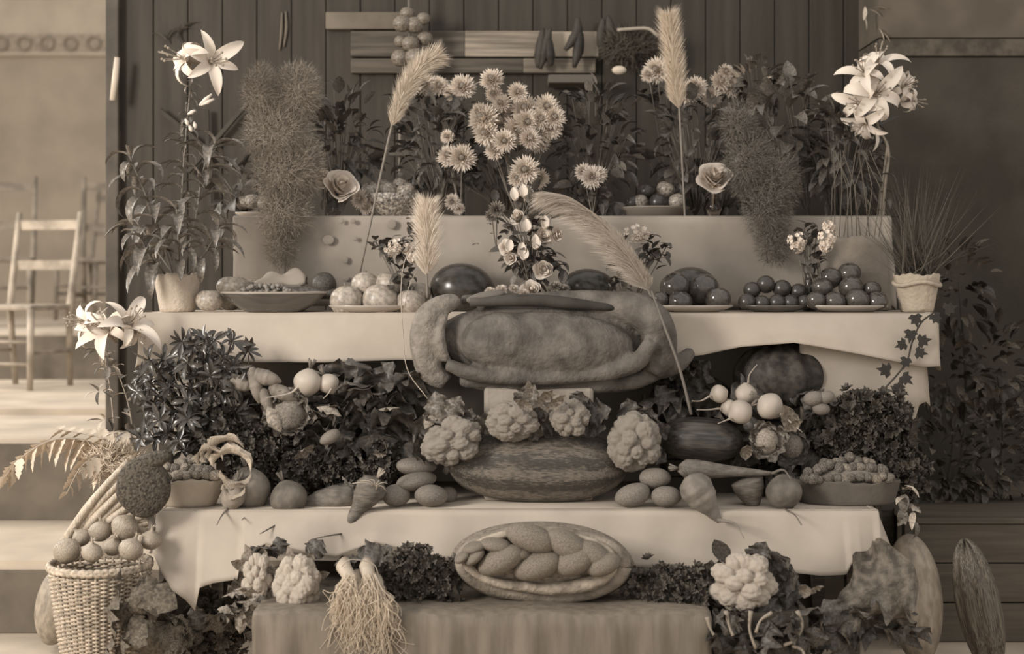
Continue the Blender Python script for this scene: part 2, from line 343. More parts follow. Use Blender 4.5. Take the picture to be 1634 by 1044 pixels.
# sackcloth box
x0, x1 = P(402, 0, 4.1).x, P(1136, 0, 4.1).x
bt = MB(); n = 90; v = []; f = []
for k, (y, z) in enumerate([(4.85, Z0-.004), (4.13, Z0-.002), (4.105, Z0-.012), (4.1, Z0-.04)]+[(4.1, Z0-.04-(Z0-.05)*t) for t in np.linspace(.1, 1, 8)]):
    for i in range(n):
        t = i/(n-1); X = x0+(x1-x0)*t; rp = .006*math.sin(t*70)+.004*math.sin(t*37+2)
        v.append((X, y+(rp*min(1, (k-2)/3) if k > 2 else 0), z+(.004*math.sin(t*23) if k < 3 else 0)))
o = MB().add((v, grid(n, 12))).build('sacking_cover', hess, None, True, solid=.003); tag(o, 'coarse brown sacking over the low bench below the plaited loaf', 'sacking')
t = thing('low_bench', 'low bench under the sacking in front of the staging', 'bench', ((x0+x1)/2, 4.45, 0))
for i in range(3): MB().add(box(x0+.01, x1-.01, 4.125+.235*i, 4.125+.235*(i+1)-.006, Z0-.045, Z0-.012)).build('board', wood_m, t, False)
MB().add(box(x0+.005, x0+.03, 4.125, 4.83, 0, Z0-.045)).build('end_panel', hess, t, False); MB().add(box(x1-.03, x1-.005, 4.125, 4.83, 0, Z0-.045)).build('end_panel', hess, t, False)
# crates that carry the heaped vegetables
def crate(label, xa, xb, D0, D1, z0, z1, m=wood_d):
    a, b = P(xa, 0, D0).x, P(xb, 0, D0).x; t = thing('wooden_crate', label, 'crate', ((a+b)/2, (D0+D1)/2, z0)); k = 4; hh = (z1-z0)/k
    for i in range(k):
        MB().add(box(a, b, D0, D0+.012, z0+hh*i, z0+hh*(i+1)-.006)).build('slat', m, t, False)
    MB().add(box(a, a+.012, D0+.012, D1, z0, z1)).build('side', m, t, False); MB().add(box(b-.012, b, D0+.012, D1, z0, z1)).build('side', m, t, False)
    MB().add(box(a+.012, b-.012, D0+.012, D1, z1-.03, z1-.01)).build('lid', m, t, False)
crate('dark crate heaped over with leaves and roots, left of the cauliflowers', 345, 655, 4.86, 5.12, Z1, .80)
crate('dark crate under the white turnips, right of the cauliflowers', 1065, 1395, 4.86, 5.12, Z1, .74)
crate('low dark crate under the bright cauliflower at the lower right', 1140, 1290, 4.19, 4.46, 0.0, .285)
a, b = P(772, 0, 4.66).x, P(948, 0, 4.66).x
t = MB(); v, f = box(a, b, 4.68, 4.84, Z1, .872); o = MB().add((v, f)).build('draped_block', mat('block_cloth', .34, .35, .9, (6, .2), (20, .6)), None, False, bevel=.012); tag(o, 'cloth-covered block holding up the huge loaf behind the cauliflowers', 'block')

# ------------------------------------------------------------------ fruit and roots
def um(name, m, fn, nu=28, nv=18): return MB().add(sph(nu, nv, fn)).mesh(name, m)
def pot_fn(seed):
    w1 = wob(seed, 1.6)
    return lambda p: p*(1+.10*w1(p))[:, None]*np.array([1, .9, .86])
POT = [um('potato', potm, pot_fn(s)) for s in (1, 2, 3, 4)]
def tom_fn(p):
    a = np.arctan2(p[:, 1], p[:, 0]); top = np.clip(p[:, 2], 0, 1)**3; r = 1+.035*np.cos(a*6)*top-.13*np.exp(-((1-p[:, 2])/.05))
    return p*r[:, None]*np.array([1, 1, .88])
TOM = [um('tomato', tom, tom_fn), ]
def app_fn(p):
    rr = np.hypot(p[:, 0], p[:, 1]); z = p[:, 2]*.92-.22*np.exp(-(rr/.28)**2)*np.sign(p[:, 2]); return np.stack([p[:, 0]*(1+.05*p[:, 2]), p[:, 1]*(1+.05*p[:, 2]), z], 1)
APP = um('apple', apple, app_fn); APPL = um('apple', applel, app_fn); PLUM = um('plum', plum, lambda p: p*np.array([1, 1, .95]))
stalk_mesh = MB().add(tube([(0, 0, .65), (.02, 0, .9), (.08, 0, 1.15)], [.06, .04, .06], 5)).mesh('stalk', stem_m)
calyx = MB()
for k in range(5): calyx.add(leafd(.45, .16, .6, .2, 4, 2), frame((0, 0, .80), (math.cos(k*1.257), math.sin(k*1.257), .3)))
calyx = calyx.mesh('calyx', leaf_d)
NUT = [um('walnut', nut, lambda p: p*np.array([1.12, .9, .9])*(1+.05*np.sin(p[:, 0]*9)*np.sin(p[:, 2]*8))[:, None]*(1+.08*np.exp(-(p[:, 1]/.12)**2))[:, None], 14, 9), um('nut', nut_l, lambda p: p*np.array([1.25, .85, .85])*(1+.07*np.sin(p[:, 0]*9+1)*np.sin(p[:, 2]*7))[:, None], 14, 9)]
def item(name, mesh, label, cat, px, py, D, rx, rz=None, roll=0, yaw=0, rest=None, group=None, tilt=0, ry=None):
    rz = rz or rx; ry = ry or (rx+rz)/2; c = P(px, py, D)
    if rest is not None: c.z = rest+m_(rz, D)*.93
    M = Matrix.Translation(c) @ Matrix.Rotation(roll, 4, 'Y') @ Matrix.Rotation(tilt, 4, 'X') @ Matrix.Rotation(yaw, 4, 'Z') @ Matrix.Diagonal((m_(rx, D), m_(ry, D), m_(rz, D), 1))
    o = inst(name, mesh, None, M); tag(o, label, cat, group); return o
def pile(name, meshes, what, where, cat, rows, D, extra=None, group=None, rest=None, sc_=1.0):
    rn = ['front', 'upper', 'top'] if len(rows) > 1 else ['']
    for k, row in enumerate(rows):
        row = sorted(row)
        for i, (x, y, r) in enumerate(row):
            l = f'{what}, {ordn(i, len(row))}' + (f' in {rn[k]} row' if len(rows) > 1 else '')+f' {where}'
            o = item(name, rnd.choice(meshes), l, cat, x, y, D+[0, .05, .09][k]*1.0, r*sc_, r*sc_, roll=rnd.uniform(-.5, .5), tilt=rnd.uniform(-.6, .6), yaw=rnd.random()*6, group=group, rest=(rest if k == 0 else None))
            if extra: inst(extra[0], extra[1], o, W[o.name].copy())
def plate(label, px, D, z, rpx, m=china, h=.022, depth=.6, name='plate'):
    R = m_(rpx, D); c = P(px, 0, D); c.z = z+.002
    pr = [(0, .004), (R*.6, .004), (R*.82, h*.55), (R*.98, h), (R, h), (R*.985, h-.005), (R*.84, h*.4), (R*.62, 0), (0, 0)]
    o = MB().add(lathe(pr, 48, lambda p: p*np.array([1, depth, 1])), Matrix.Translation(c)).build(name, m); tag(o, label, 'plate'); return o

# potatoes, tier 1 left
gp = 'potatoes beside the striped marrow'
for (x, y, rx, rz, ro, lab, rs, D) in ((632, 800, 26, 20, 0, 'round potato on the cloth left of the marrow, front left of the heap', Z1, 4.57), (688, 799, 29, 20, .1, 'large oval potato touching the left end of the striped marrow', Z1, 4.57),
        (664, 768, 38, 17, -.12, 'long knobbly potato lying across the two front potatoes', None, 4.61), (664, 744, 33, 17, .05, 'potato topmost of the heap left of the striped marrow', None, 4.66), (715, 790, 16, 16, 0, 'small shaded potato wedged against the marrow end', None, 4.68)):
    item('potato', rnd.choice(POT), lab, 'potato', x, y, D, rx, rz, ro, rest=rs, group=gp, yaw=rnd.random())
for (x, y, rx, rz, ro, lab, rs, D) in ((1010, 796, 29, 21, -.25, 'oval potato right of the striped marrow, front left', Z1, 4.56), (1063, 796, 24, 20, 0, 'round potato end-on in front of the turnip, right heap', Z1, 4.55), (1045, 763, 25, 20, 0, 'potato end-on, on top of the right-hand heap', None, 4.6)):
    item('potato', rnd.choice(POT), lab, 'potato', x, y, D, rx, rz, ro, rest=rs, group='potatoes right of the marrow')
# giant striped marrow
def mar_fn(p):
    a = np.arctan2(p[:, 2], p[:, 1]); x = p[:, 0]; e = np.sqrt(np.clip(1-np.abs(x)**2.6, 0, 1)); rr = np.maximum(np.hypot(p[:, 1], p[:, 2]), 1e-4)
    rd = e*(1+.018*np.cos(a*9)); return np.stack([x, p[:, 1]/rr*rd, p[:, 2]/rr*rd*.98], 1)
def xsph(nu, nv, fn):
    p, f = sph(nu, nv); p = p[:, [2, 0, 1]]; return fn(p), f
mt_ = marrow.node_tree; N_ = mt_.nodes.new; L_k = mt_.links.new
tc = N_('ShaderNodeTexCoord'); sx = N_('ShaderNodeSeparateXYZ'); at = N_('ShaderNodeMath'); at.operation = 'ARCTAN2'; L_k(tc.outputs['Object'], sx.inputs[0]); L_k(sx.outputs['Z'], at.inputs[0]); L_k(sx.outputs['Y'], at.inputs[1])
nz = N_('ShaderNodeTexNoise'); nz.inputs['Scale'].default_value = 9; nz.inputs['Detail'].default_value = 6; mp = N_('ShaderNodeMapping'); mp.inputs['Scale'].default_value = (.45, 1, 1); L_k(tc.outputs['Object'], mp.inputs[0]); L_k(mp.outputs[0], nz.inputs['Vector'])
ml = N_('ShaderNodeMath'); ml.operation = 'MULTIPLY_ADD'; ml.inputs[1].default_value = 9; L_k(at.outputs[0], ml.inputs[0]); n5 = N_('ShaderNodeMath'); n5.operation = 'MULTIPLY'; n5.inputs[1].default_value = 7; L_k(nz.outputs['Fac'], n5.inputs[0]); L_k(n5.outputs[0], ml.inputs[2])
si = N_('ShaderNodeMath'); si.operation = 'SINE'; L_k(ml.outputs[0], si.inputs[0]); nf = N_('ShaderNodeTexNoise'); nf.inputs['Scale'].default_value = 34; L_k(mp.outputs[0], nf.inputs['Vector'])
ad = N_('ShaderNodeMath'); ad.operation = 'MULTIPLY_ADD'; ad.inputs[1].default_value = 7.0; L_k(nf.outputs['Fac'], ad.inputs[0]); L_k(si.outputs[0], ad.inputs[2])
rr_ = N_('ShaderNodeValToRGB'); rr_.color_ramp.elements[0].position = .40; rr_.color_ramp.elements[0].color = (.058, .05, .042, 1); rr_.color_ramp.elements[1].position = .75; rr_.color_ramp.elements[1].color = (.19, .16, .13, 1)
mm = N_('ShaderNodeMath'); mm.operation = 'MULTIPLY'; mm.inputs[1].default_value = .145; L_k(ad.outputs[0], mm.inputs[0]); L_k(mm.outputs[0], rr_.inputs[0]); L_k(rr_.outputs[0], mt_.nodes['Principled BSDF'].inputs['Base Color'])
MAR = MB().add(xsph(72, 48, mar_fn)).mesh('marrow', marrow)
o = item('marrow', MAR, 'giant dark striped marrow lying in the middle of the lowest table', 'marrow', 858, 756, 4.7, 143, 60, .02, rest=Z1, ry=58)
MB().add(tube([P(716, 752, 4.7), P(708, 748, 4.7)], [.016, .01], 8)).build('stalk', stem_m, o)
MAR2 = MB().add(xsph(48, 32, mar_fn)).mesh('marrow', mat('green_marrow', .055, .35, .35, (9, .5), stretch=(.2, 1, 1), spec=.6))
item('marrow', MAR2, 'smooth dark marrow with a pale streak behind the right-hand cauliflower', 'marrow', 1118, 702, 4.74, 68, 36, .06, rest=None)
PM = MB().add(sph(40, 40, lambda p: p*np.array([1, 1, 1])*(1+.05*np.sin(p[:, 2]*2+.5))[:, None]*np.array([1, 1, 1]))).mesh('marrow', marrow_p)
item('marrow', PM, 'smooth pale marrow leaning on the floor behind the wicker basket', 'marrow', 92, 968, 4.9, 34, 66, .22, ry=34)
item('marrow', PM, 'stout pale marrow upright on the floor right of the lowest table', 'marrow', 1460, 960, 4.62, 42, 105, -.1, ry=44)
MR = MB().add(sph(48, 36, lambda p: p*(1+.06*np.cos(np.arctan2(p[:, 1], p[:, 0])*8))[:, None])).mesh('marrow', marrow_r)
item('marrow', MR, 'long ridged dark marrow leaning at the bottom right corner', 'marrow', 1562, 968, 4.6, 34, 105, -.22, ry=36)
# big dark pumpkins/melons
PUM = MB().add(sph(64, 28, lambda p: p*(1+.05*np.cos(np.arctan2(p[:, 1], p[:, 0])*10))[:, None]*np.array([1, 1, .85]))).mesh('pumpkin', mat('dark_pumpkin', .062, .4, .6, (6, .4)))
item('pumpkin', PUM, 'large dark pumpkin behind the white turnips under the cloth hem', 'pumpkin', 1245, 600, 4.95, 72, 62, 0, ry=58)
item('pumpkin', PUM, 'dark pumpkin behind the smooth marrow, left of the white turnips', 'pumpkin', 1105, 640, 4.99, 62, 50, 0, ry=55)
MEL = um('melon', melon, lambda p: p, 40, 24)
item('melon', MEL, 'dull dark melon on the middle table behind the small plume', 'melon', 738, 462, 5.1, 52, 42, .12, rest=None)
item('melon', MEL, 'shiny dark melon with a pointed end, right of the rose bouquet', 'melon', 940, 460, 5.1, 44, 31, .1)
item('melon', MEL, 'large dark melon behind the plate of big tomatoes', 'melon', 1103, 466, 5.12, 46, 40, .1)
# apples on plate & loose
plate('white plate of pale apples on the middle table near the left', 590, 4.97, Z2, 66)
pile('apple', [APPL], 'pale apple', 'on plate beside currant dish', 'apple', [[(553, 481, 27), (607, 482, 30), (655, 484, 24)], [(583, 456, 23), (622, 456, 25)]], 4.97, ('stalk', stalk_mesh), 'apples on the left-hand plate')
item('apple', APPL, 'greenish apple at the right end behind the plate of pale apples', 'apple', 668, 468, 5.07, 20, 20)
item('apple', APPL, 'big pale apple right beside the wrapped lily pot', 'apple', 334, 483, 4.97, 22, 20, rest=Z2)
item('apple', APPL, 'pale apple resting high behind the currant dish, left side', 'apple', 372, 458, 5.08, 27, 20)
item('apple', APP, 'darker apple tucked behind the pale one near the currants', 'apple', 404, 462, 5.14, 22, 20)
item('apple', APPL, 'apple half hidden by the left rim of the currant dish', 'apple', 366, 485, 5.06, 20, 19, rest=Z2)
item('onion', um('bulb', mat('dark_bulb', .075, .4, .5, (8, .4)), lambda p: p), 'dark round bulb behind the cucumber on middle table', 'onion', 517, 455, 5.1, 20, 21)
# currant dish
c = P(437, 0, 4.97); R = m_(84, 4.97)
pr = [(0, .005), (R*.5, .005), (R*.82, .035), (R*.99, .058), (R*1.0, .062), (R*.975, .058), (R*.80, .028), (R*.55, 0), (0, 0)]
o = MB().add(lathe(pr, 56, lambda p: p*np.array([1, .62, 1])), Matrix.Translation((c.x, 4.97, Z2+.002))).build('oval_dish', dish); tag(o, 'dark glazed oval dish of currants on the middle table, left', 'dish')
MB().add(lathe([(R*.985, .059), (R*1.012, .062), (R*1.0, .067), (R*.98, .064), (R*.985, .059)], 56, lambda p: p*np.array([1, .62, 1])), Matrix.Translation((c.x, 4.97, Z2+.002))).build('rim', mat('dish_rim', .34, .35, .4), o)
cur = MB(); s0 = sph(8, 6)
for k in range(420):
    x = rnd.gauss(425, 38); 
    if abs(x-425) > 62: continue
    hgt = 1-((x-425)/66)**2; y = 478-rnd.random()*24*hgt; D = 4.95+rnd.uniform(-.03, .09); cur.add(s0, Matrix.Translation(P(x, y, D)) @ Matrix.Scale(m_(rnd.uniform(3, 4.6), D), 4))
o = cur.build('currants', mat('currant_skin', .20, .4, .35, spec=.6)); tag(o, 'heap of small currants filling the oval dish', 'currants', kind='stuff')
MC = MB().add(tube([(-1, 0, 0), (-.8, 0, .02), (0, 0, .06), (.8, 0, 0), (1, 0, -.03)], [.05, .13, .17, .13, .04], 16)).mesh('cucumber', leaf_d)
o = item('cucumber', MC, 'dark cucumber lying behind the currant dish', 'cucumber', 490, 470, 5.08, 62, 62)
# folded napkin
c = P(449, 440, 5.14); v = []; f = []
nu, nv = 22, 14
for j in range(nv):
    for i in range(nu):
        s, t = i/(nu-1), j/(nv-1); x = (s-.5)*m_(80, 5.14); top = m_(27, 5.14)*(1-abs(s-.62)**1.5*1.6)+.01*math.sin(s*9); v.append((c.x+x, 5.14-.045*math.cos(t*PI)*(1-.3*s), c.z-.035+top*math.sin(t*PI)*(.95)+.006*math.sin(s*14+t*7)))
o = MB().add((v, grid(nu, nv))).build('folded_napkin', cloth, None, True, solid=.003); tag(o, 'white folded napkin peaked behind the currant dish under the tall fern', 'napkin')
o = MB().add(box(c.x-.075, c.x+.075, 5.09, 5.19, Z2+.002, c.z-.03)).build('cardboard_box', mat('card_box', .2, .4, .9), None, False, bevel=.004); tag(o, 'plain box under the white folded napkin, behind the currant dish', 'box')

# tomatoes, right plates
plate('white plate of large glossy tomatoes right of the long plume', 1108, 4.97, Z2, 62)
pile('tomato', TOM, 'large glossy tomato', 'on plate under drooping plume', 'tomato', [[(1052, 479, 15), (1085, 482, 20), (1146, 478, 21)], [(1077, 457, 25), (1122, 461, 26)]], 4.97, ('calyx', calyx), 'tomatoes on the plate under the plume')
plate('white plate of heaped tomatoes beside the right-hand flower pot', 1352, 4.97, Z2, 66)
pile('tomato', TOM, 'dark tomato', 'on plate by right pot', 'tomato', [[(1302, 480, 16), (1332, 482, 18), (1368, 480, 20), (1400, 481, 17)], [(1312, 460, 17), (1358, 459, 20), (1391, 462, 15)], [(1325, 444, 19), (1355, 436, 19)]], 4.95, ('calyx', calyx), 'tomatoes on the heaped plate')
# plums on dish between plates
plate('dark oval dish of plums between the two tomato plates', 1235, 4.98, Z2, 52, dish)
pile('plum', [PLUM], 'dark plum', 'on dish between tomato plates', 'plum', [[(1192, 482, 14), (1216, 484, 13), (1240, 483, 14), (1262, 483, 13), (1284, 482, 12)], [(1200, 463, 14), (1222, 454, 15), (1248, 461, 15), (1274, 466, 14)]], 4.98, None, 'plums on the dark dish')
# top tier fruit bowl (cut glass)
c = P(625, 0, 5.42); R = m_(54, 5.42)
def cutf(p):
    a = np.arctan2(p[:, 1], p[:, 0]); r = 1+.03*np.cos(a*18)*np.sin(p[:, 2]*140); return p*np.stack([r, r, np.ones_like(r)], 1)
o = MB().add(lathe([(0, 0), (R*.55, 0), (R*.62, .015), (R*.85, .05), (R, .082), (R*.96, .084), (R*.8, .05), (R*.5, .012), (0, .012)], 72, cutf), Matrix.Translation((c.x, 5.42, Z3+.002))).build('glass_bowl', mat('cut_glass_bowl', .26, .35, .18, (110, .7), (70, 1.0), spec=.8)); tag(o, 'cut glass bowl of apples on the top tier', 'bowl')
pile('apple', [APP], 'dark apple', 'in the cut glass bowl', 'apple', [[(592, 306, 17), (619, 306, 16), (648, 306, 16)], [(612, 299, 13), (640, 296, 14)]], 5.42, ('stalk', stalk_mesh), 'apples in the glass bowl')
# top tier apple dish right
c = P(1045, 0, 5.42); R = m_(55, 5.42)
o = MB().add(lathe([(0, 0), (R*.8, 0), (R*.86, .024), (R*1.0, .032), (R, .037), (R*.85, .032), (R*.75, .008), (0, .008)], 56), Matrix.Translation((c.x, 5.42, Z3+.002))).build('round_dish', mat('metal_dish', .22, .4, .35)); tag(o, 'shallow round dish of dark apples on the top tier, right', 'dish')
pile('apple', [APP, PLUM], 'dark apple', 'in the shallow top tier dish', 'apple', [[(1010, 324, 13), (1020, 323, 14), (1050, 323, 15), (1080, 322, 14)], [(1032, 306, 14), (1062, 303, 15)]], 5.42, None, 'apples in the shallow dish')
plate('thin white plate half hidden by the tall asparagus fern', 405, 5.4, Z3, 30, china, .018)
pile('apple', [APP], 'dark apple', 'on the thin plate beside the tall fern', 'apple', [[(388, 324, 12), (402, 322, 14), (420, 324, 12)]], 5.42, None, 'apples by the tall fern')

# ------------------------------------------------------------------ root vegetables with tails
def root_veg(name, m, label, px, py, D, prof, axis_deg, Lpx, tail=None, tailr=2.0, leaf=True, seedn=1, group=None, leafm=None, bend=0):
    """prof: (t, radius px) along the axis from crown to tip; axis angle in the picture, 0 = pointing right, 90 = down"""
    a = math.radians(axis_deg); pts = []; t = thing(name, label, name.split('_')[-1], P(px, py, D), group)
    x0, y0 = px-math.cos(a)*Lpx/2, py-math.sin(a)*Lpx/2; n = 30
    ph = rnd.random()*6; rib = 0 if abs(prof[len(prof)//2][1]*2-Lpx) < Lpx*.25 else .03
    for i in range(n):
        s = i/(n-1); bx = bend*math.sin(PI*s); pts.append(P(x0+math.cos(a)*Lpx*s-math.sin(a)*bx, y0+math.sin(a)*Lpx*s+math.cos(a)*bx, D))
    rs = [m_(float(np.interp(i/(n-1), [q[0] for q in prof], [q[1] for q in prof])), D)*(1+rib*math.sin(i*1.9+ph)*math.sin(i*.7)) for i in range(n)]
    MB().add(tube(pts, rs, 20)).build('root', m, t)
    if tail: MB().add(tube(smooth_path([P(x, y, D-m_(abs(prof[len(prof)//2][1])*.55, D)-(.055 if D < 4.65 else .022)*k) for k, (x, y) in enumerate(tail)], 14), [m_(tailr*1.0, D), m_(tailr*.55, D), m_(.8, D)], 6)).build('root_tail', m, t)
    if leaf:
        lm = MB()
        for k in range(5):
            d = (Vector((-math.cos(a), -.3+.2*k, math.sin(a)))+Vector((rnd.uniform(-.5, .5), rnd.uniform(-.3, .3), rnd.uniform(-.5, .5)))).normalized()
            lm.add(tube([pts[0], pts[0]+d*m_(9, D), pts[0]+d*m_(17, D)], [m_(2.2, D), m_(1.8, D), m_(1.4, D)], 5))
        lm.build('leaf_stubs', leafm or stem_m, t)
    return t
ROUND = [(t, 29*max(.06, math.sin(PI*min(1, t**.92)))**.62) for t in [i/23 for i in range(24)]]
def rp(r, base=ROUND): return [(t, q*r/29) for t, q in base]
LONG = [(0, 5), (.05, 13), (.15, 17), (.4, 15), (.7, 9), (.9, 4), (1, 1.5)]
def lp(r): return [(t, q*r/17) for t, q in LONG]
root_veg('round_beet', beet, 'round pale-sided beetroot alone on the left of the lowest table', 461, 797, 4.56, rp(30), 72, 62, [(458, 824), (440, 838), (415, 852)], 2.6)
root_veg('long_carrot', carrot, 'thick carrot tied at the crown, tip hanging over the table edge', 578, 802, 4.5, [(0, 6), (.07, 19), (.2, 25), (.42, 20), (.62, 12), (.85, 9), (1, 4)], 122, 92, [(545, 852), (520, 856), (495, 862)], 1.6, leafm=stem_l)
tc_ = [o for o in bpy.data.objects if o.name == 'long_carrot'][0]; sm_ = MB()
for (x, y) in ((562, 772), (575, 768), (590, 766), (605, 768), (618, 772), (616, 784), (600, 782)): sm_.add(tube(smooth_path([P(598, 776, 4.44), P((598+x)/2+3, (776+y)/2-4, 4.43), P(x, y, 4.44)], 6), .0016, 5))
sm_.build('straw_tie', stem_l, tc_)
root_veg('large_carrot', carrot, 'broad dull carrot lying flat between the beetroot and tied carrot', 518, 800, 4.6, [(0, 5), (.1, 16), (.3, 21), (.6, 17), (.9, 8), (1, 4)], 168, 110)
root_veg('large_carrot', carrot, 'dull carrot behind the broad one, left of the tied carrot', 545, 783, 4.68, [(0, 5), (.1, 12), (.3, 14), (.6, 12), (.9, 6), (1, 3)], 172, 90, leaf=False)
root_veg('large_mangold', mat('mangold', .2, .5, .65, (12, .3), (40, .3)), 'knobbly mangold root behind the walnut bag, left end of table', 398, 783, 4.6, rp(34), 80, 76, [(398, 818), (392, 824), (386, 830)], 2.2)
root_veg('forked_mangold', mat('mangold2', .23, .6, .65, (12, .3), (40, .3)), 'small forked root wedged between the walnut bag and mangold', 372, 792, 4.53, rp(20), 110, 52, [(362, 812), (352, 826), (346, 838)], 2)
root_veg('white_turnip', mat('turnip_grey', .22, .35, .6, (16, .3), (40, .3)), 'forked turnip hanging over the table edge, right of the potatoes', 1122, 796, 4.5, [(0, 5), (.08, 20), (.25, 28), (.5, 24), (.75, 13), (1, 6)], 55, 88, [(1146, 830), (1172, 836), (1187, 858)], 3.5)
root_veg('long_parsnip', carrot, 'long parsnip lying to the right above the hanging turnip', 1158, 752, 4.58, [(0, 6), (.06, 15), (.2, 16), (.5, 10), (.8, 6), (1, 3)], 3, 150, [(1232, 756), (1250, 750), (1262, 765)], 3)
root_veg('long_parsnip', carrot, 'dull parsnip with its thin root hanging over the edge', 1198, 790, 4.6, [(0, 6), (.1, 26), (.35, 24), (.7, 14), (1, 3)], 75, 58, [(1193, 812), (1200, 840), (1222, 872)], 2.2)
root_veg('round_beet', beet, 'round beetroot beside the right-hand basket of walnuts', 1251, 787, 4.55, rp(29), 85, 60, [(1251, 812), (1268, 822), (1279, 838)], 1.8, leaf=False)
gw = 'white turnips on the right crate'
for (x, y, r, ad, tail, lab, D) in ((491, 611, 23, 100, [(478, 615), (462, 628), (425, 635)], 'larger white turnip on the left heap, its root curling left', 4.70), (525, 613, 17, 60, [(530, 618), (524, 628), (516, 636)], 'smaller white turnip on the left heap beside the larger', 4.71),
        (1147, 629, 15, 160, [(1133, 632), (1118, 640), (1104, 640)], 'white turnip farthest left in the right-hand cluster', 4.70), (1190, 629, 18, 270, [(1194, 612), (1196, 598), (1208, 582)], 'white turnip at top of the cluster with root pointing up', 4.72),
        (1163, 651, 14, 170, [(1148, 652), (1130, 654), (1112, 654)], 'small white turnip behind the front one in right cluster', 4.70), (1181, 658, 20, 150, [(1166, 668), (1156, 672), (1146, 676)], 'white turnip lowest in the right-hand cluster', 4.66), (1229, 649, 22, 40, [(1246, 660), (1264, 676), (1280, 690)], 'largest white turnip with a thick tail, right of the cluster', 4.66)):
    root_veg('white_turnip', turnip, lab, x, y, D, rp(r), ad, r*2.0, tail, 2.0 if r < 22 else 2.8, leaf=(r > 16), group=gw if x > 800 else None, leafm=stem_m)
for (x, y, r, L, ad, lab) in ((383, 612, 13, 44, 20, 'small root end-on highest on the left heap by the laurel'), (408, 615, 11, 60, 78, 'slim root standing second from the laurel on left heap'), (425, 603, 13, 50, 15, 'pale oval root lying left of the two white turnips'), (452, 628, 12, 50, 25, 'dull root tucked below the larger white turnip'), (425, 640, 10, 44, 70, 'slim root hanging under the pale oval root')):
    root_veg('small_root', mat('root_tan', .2, .5, .6, (14, .3), (40, .3)), lab, x, y, 4.68, [(0, 3), (.15, r*.9), (.5, r), (.8, r*.7), (1, 2)], ad, L, leaf=False)
for (x, y, r, lab) in ((1298, 636, 16, 'dull potato above the nut basket, left one of three'), (1318, 634, 14, 'dull potato above the nut basket, upper one of three'), (1310, 652, 14, 'dull potato above the nut basket, lowest one of three')):
    item('potato', POT[0], lab, 'potato', x, y, 4.70, r, r*.9, rnd.uniform(-.4, .4))

# ------------------------------------------------------------------ onions in wicker basket
bc = P(160, 905, 4.45); RT, RB = m_(77, 4.45), m_(50, 4.45); zt = P(0, 903, 4.45).z
bk = thing('wicker_basket', 'tall round wicker basket full of onions at the bottom left', 'basket', (bc.x, 4.45, 0))
def brad(z): return RB+(RT-RB)*(z/zt)
NS = 36
for k in range(NS):
    a = 2*PI*k/NS; MB().add(tube([(bc.x+math.cos(a)*brad(z), 4.45+math.sin(a)*brad(z), z) for z in np.linspace(0.005, zt, 6)], .0042, 5)).build('stake', wick, bk)
wv = MB()
nr = 58
for j in range(nr):
    z = .01+(zt-.02)*j/nr; v = []
    pts = [(bc.x+math.cos(a)*(brad(z)+.0065*math.cos(a*NS/2+PI*(j % 2))), 4.45+math.sin(a)*(brad(z)+.0065*math.cos(a*NS/2+PI*(j % 2))), z) for a in np.linspace(0, 2*PI, 121)]
    wv.add(tube(pts, .0036, 5, False))
o = wv.build('weave', wick, bk); o['kind'] = 'stuff'
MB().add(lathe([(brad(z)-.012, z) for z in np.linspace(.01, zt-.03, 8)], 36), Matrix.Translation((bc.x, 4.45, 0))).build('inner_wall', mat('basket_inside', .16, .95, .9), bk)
for q in range(2):
    rim = [(bc.x+math.cos(a)*(RT+.004), 4.45+math.sin(a)*(RT+.004), zt+.006*math.sin(a*22+PI*q)+.004) for a in np.linspace(0, 2*PI, 180)]
    MB().add(tube(rim, .008, 6, False)).build('rim', wick, bk)
MB().add(lathe([(0, .02), (RB, .02)], 24), Matrix.Translation((bc.x, 4.45, 0))).build('base', wick, bk)
def on_fn(p): return p
onp = [(.02, -.95), (.25, -.92), (.62, -.75), (.93, -.3), (.98, .05), (.85, .45), (.5, .78), (.22, .95), (.12, 1.15), (.13, 1.4), (.02, 1.45)]
ONI = MB().add(lathe(onp, 24)).mesh('onion', onion)
tuft = MB()
for k in range(7): tuft.add(leafd(.5, .12, .5, .1, 4, 2), frame((0, 0, 1.2), (math.cos(k), math.sin(k), 1.6)))
tuft = tuft.mesh('dry_tuft', mat('dry_skin', .48, .9, .8))
go = 'onions in the tall wicker basket'
for (x, y, r, ro, ti, lab, D) in ((107, 879, 23, -.3, -.9, 'large onion at the left rim of the basket', 4.38), (147, 882, 18, .1, .3, 'small onion with upright neck, second along the basket front', 4.34), (209, 877, 21, .3, -.5, 'striped onion at the right of the basket front', 4.36),
        (160, 848, 19, -.2, -.6, 'dull onion in the upper row below the celery', 4.46), (200, 842, 24, .5, -.4, 'broad dark-topped onion highest in the basket', 4.44), (180, 872, 17, .3, .5, 'shaded onion between two brighter ones in the front row', 4.42), (240, 862, 18, .2, .2, 'round pale onion overhanging the basket against the cloth', 4.42), (130, 858, 16, -.6, .2, 'onion in the upper row behind the left rim', 4.46)):
    o = item('onion', ONI, lab, 'onion', x, y, D, r, r*.9, ro, rnd.random()*6, tilt=ti, group=go); inst('dry_tuft', tuft, o, W[o.name].copy())
# hidden filling in basket: straw bed
MB().add(lathe([(0, zt-.07), (RT*.93, zt-.075)], 24), Matrix.Translation((bc.x, 4.45, 0))).build('straw_bed', mat('straw_bed', .12, .9, .9, (40, .5)), bk)
